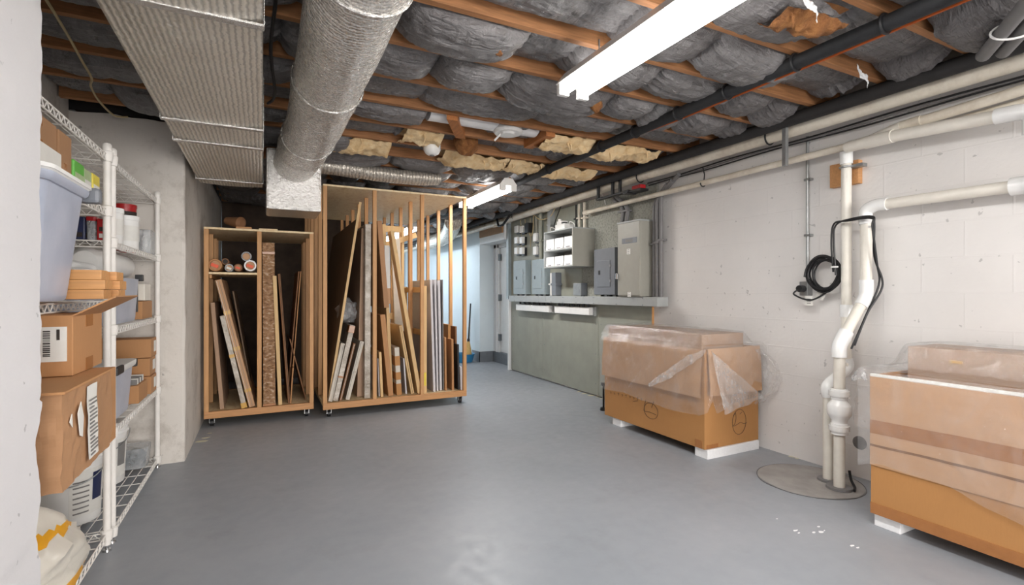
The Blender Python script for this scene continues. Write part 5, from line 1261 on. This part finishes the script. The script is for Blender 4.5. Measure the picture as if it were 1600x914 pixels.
for l, (z0_, z1_) in enumerate(((.552, .668), (.672, .788), (.792, .915))):
    b_ = box_thing('kraft_carton', 'plain kraft carton with white end label, %s of the stack of three' % ['bottom', 'middle', 'topmost'][l], 'carton', (-.98, 3.985, z0_), (-.655-.006*(l % 2), 4.175, z1_), 'card', None, 'kraft cartons stacked on the far unit')
    b_.part('end_label', MB().box((-.6545-.006*(l % 2), 4.08, z0_+.03), (-.6530-.006*(l % 2), 4.15, z1_-.02)), 'paper')
t = box_thing('open_magazine_box', 'open brown magazine box full of papers in front of the kraft cartons', 'box', (-.86, 3.68, .552), (-.665, 3.93, .66), 'card')
for k in range(6): t.part('paper_stack', MB().box((-.84, 3.70+.036*k, .661), (-.68, 3.72+.036*k, .69+.004*(k % 3))), 'paper' if k % 2 else 'ink_grey')
# shelf at 1.045
t = T('cloudy_plastic_bin', 'low cloudy bin with a black strap on the middle shelf of the far unit', 'bin', (-.8, 3.45, 1.05))
t.part('bin', rbox(-.96, -.672, 3.13, 3.76, 1.052, 1.30, .05, .08), 'tub')
t.part('black_strap', MB().box((-.70, 3.766, 1.10), (-.685, 3.775, 1.30), .003).box((-.70, 3.766, 1.29), (-.66, 3.80, 1.33), .004), 'black')
thing('white_roll', MB().tube([(-.78, 3.12, 1.375), (-.78, 3.14, 1.375), (-.78, 3.82, 1.375), (-.78, 3.86, 1.375), (-.78, 3.872, 1.375)], .07, 24, rad=[.05, .068, .070, .058, .02]), 'white_plastic', 'fat white plastic roll lying on top of the cloudy bin', 'roll', (-.78, 3.5, 1.305))
box_thing('kraft_carton', 'kraft carton with black printed lettering on the middle shelf of the far unit', 'carton', (-.98, 3.82, 1.052), (-.672, 4.13, 1.165), 'card')
o = bpy.data.objects[[x.name for x in COL.objects if x.name.startswith('kraft_carton')][-1]]
par = [x for x in COL.objects if x.get('label', '').startswith('kraft carton with black')][0]
for k, z in enumerate((1.135, 1.115)):
    m = MB()
    for q in range(8): m.box((-.80+.013*q, 3.8185, z), (-.791+.013*q, 3.8198, z+.010))
    m.make('printed_lettering', 'ink', par, par.location)
box_thing('small_white_carton', 'small cream-white carton on the lettered kraft carton', 'carton', (-.80, 3.91, 1.168), (-.675, 4.10, 1.275), 'bag_cream')
# shelf at 1.47
Zs = 1.478
def jar(name, x, y, r, h, mat, lab, lid='pvc_bright', z=Zs, band=None):
    t = T(name, lab, 'container', (x, y, z))
    t.part('body', MB().lathe([(.001, 0), (r*.93, 0), (r*.95, .004), (r, h*.86), (r*.96, h*.87)], (x, y, z), 28), mat)
    t.part('lid', MB().lathe([(r*.9, h*.86), (r*1.05, h*.865), (r*1.05, h), (r*.98, h*1.01), (.001, h*1.005)], (x, y, z), 28), lid)
    if band: t.part('printed_band', MB().lathe([(r*.972+.001, h*.25), (r*.985+.0015, h*.7)], (x, y, z), 28), band)
jar('white_tub', -.72, 3.33, .052, .19, 'white_plastic', 'white lidded tub just beyond the shelf posts on the far unit', band='paper')
jar('white_tub', -.735, 3.72, .066, .20, 'white_plastic', 'larger white lidded tub in the middle of the far unit, third shelf', band='paper')
jar('paint_can', -.80, 4.03, .060, .155, 'red', 'lower dark can under the red paint can on the far unit', 'galv', band='ink')
jar('paint_can', -.80, 4.03, .060, .155, 'red', 'red and black paint can stacked on top on the far unit', 'red', z=Zs+.158, band='ink')
t = T('bottle_pack', 'clear pack of small bottles beside the far post of the far unit', 'bottle pack', (-.70, 4.12, Zs))
t.part('wrap', MB().box((-.735, 4.035, Zs), (-.665, 4.195, Zs+.16), .006), 'clear')
for k in range(3): t.part('bottle', MB().lathe([(.001, .004), (.02, .004), (.02, .10), (.009, .125), (.009, .145), (.001, .147)], (-.70, 4.065+.048*k, Zs), 16), 'pvc_bright')
printed('dark_blue_box', 'dark blue box at the near end of the third shelf of the far unit', (-.86, 3.12, Zs), (-.778, 3.26, Zs+.115), ['navy', 'ink'], 'box')
t = T('red_lidded_container', 'clear container with a red lid next to the dark blue box', 'container', (-.75, 3.2, Zs))
t.part('container', rbox(-.774, -.737, 3.12, 3.25, Zs, Zs+.095, .01, .05), 'clear'); t.part('lid', rbox(-.776, -.735, 3.115, 3.255, Zs+.096, Zs+.112, .01, 0), 'red')
printed('red_white_box', 'red and white box beside the post at the near end of the third shelf', (-.733, 3.12, Zs), (-.695, 3.25, Zs+.108), ['red', 'paper', 'ink'], 'box')

M['teal_dust'] = plain('bare_floor', srgb(206, 202, 176), .8)
# ---------------------------------------------------------------- small marks and scraps
def chips(spots, seed, z=.0012):
    rnd = random.Random(seed); m = MB()
    for (px, py, w) in spots:
        c = on_z(px, py, 0); n = 7; r0 = w/2
        m.poly([(c.x+r0*rnd.uniform(.5, 1.2)*math.cos(2*math.pi*k/n)*1.6, c.y+r0*rnd.uniform(.4, 1)*math.sin(2*math.pi*k/n), .0004) for k in range(n)], (0, 0, z))
    return m
tag(chips([(1243, 829, .02), (1271, 832, .018), (1283, 831, .022), (1279, 823, .014), (1248, 833, .012), (1331, 853, .018), (1340, 856, .014), (1214, 811, .01), (1288, 829, .01)], 2).make('paint_flakes', 'foam'), 'white paint flakes scattered on the grey floor in front of the sump cover', 'paint flakes', None, 'stuff')
tag(chips([(905, 612, .05), (914, 615, .07), (924, 618, .08), (934, 620, .06), (940, 623, .05), (1240, 713, .07), (1248, 716, .05), (322, 684, .05), (312, 690, .07), (305, 672, .04), (328, 677, .03)], 5).make('bare_floor_patches', 'teal_dust'), 'pale yellowish bare patches where floor paint has worn along the walls', 'paint flakes', None, 'stuff')
for (px, py, dx, X_, lab) in ((1268, 8, .0, 0, 'curled white tape scrap hanging from the torn batt near the top edge'), (1350, 118, .06, 0, 'torn white tape scrap hanging by a joist end above the right wall')):
    c = on_z(px, py, 2.40)
    thing('tape_scrap', fold([c+Vector((-.10, -.02, .03)), c+Vector((-.03, 0, .0)), c+Vector((.03, .0, -.01)), c+Vector((.05, .01, -.05))], .03, px, .008), 'white_bag', lab, 'tape', c)
c = on_z(1255, 22, 2.43)
thing('fibreglass_tuft', fibre(c.x-.16, c.x+.2, c.y-.06, c.y+.10, 2.41, 21, .05), 'fibre_brown', 'torn brown-yellow fibre patch in a ripped batt near the top edge of the picture', 'insulation', c)
thing('black_cable', MB().tube(bez([(.04, 1.5, 2.42), (.05, 2.1, 2.40), (.035, 2.6, 2.36), (.06, 3.0, 2.30), (.03, 3.4, 2.38)], 8), .008, 8), 'black', 'black cable hanging between the two foil ducts', 'cable', (.05, 2.4, 2.4))
q = on_x(1343, 692, XR-.002)
thing('wall_patch', MB().lathe([(.001, -.004), (.03, -.004), (.042, -.001), (.044, .001)], q, 24, rot=Matrix.Rotation(math.radians(90), 3, 'Y')), 'conduit', 'round dark grey patch on the wall behind the sump pipes', 'patch', q)
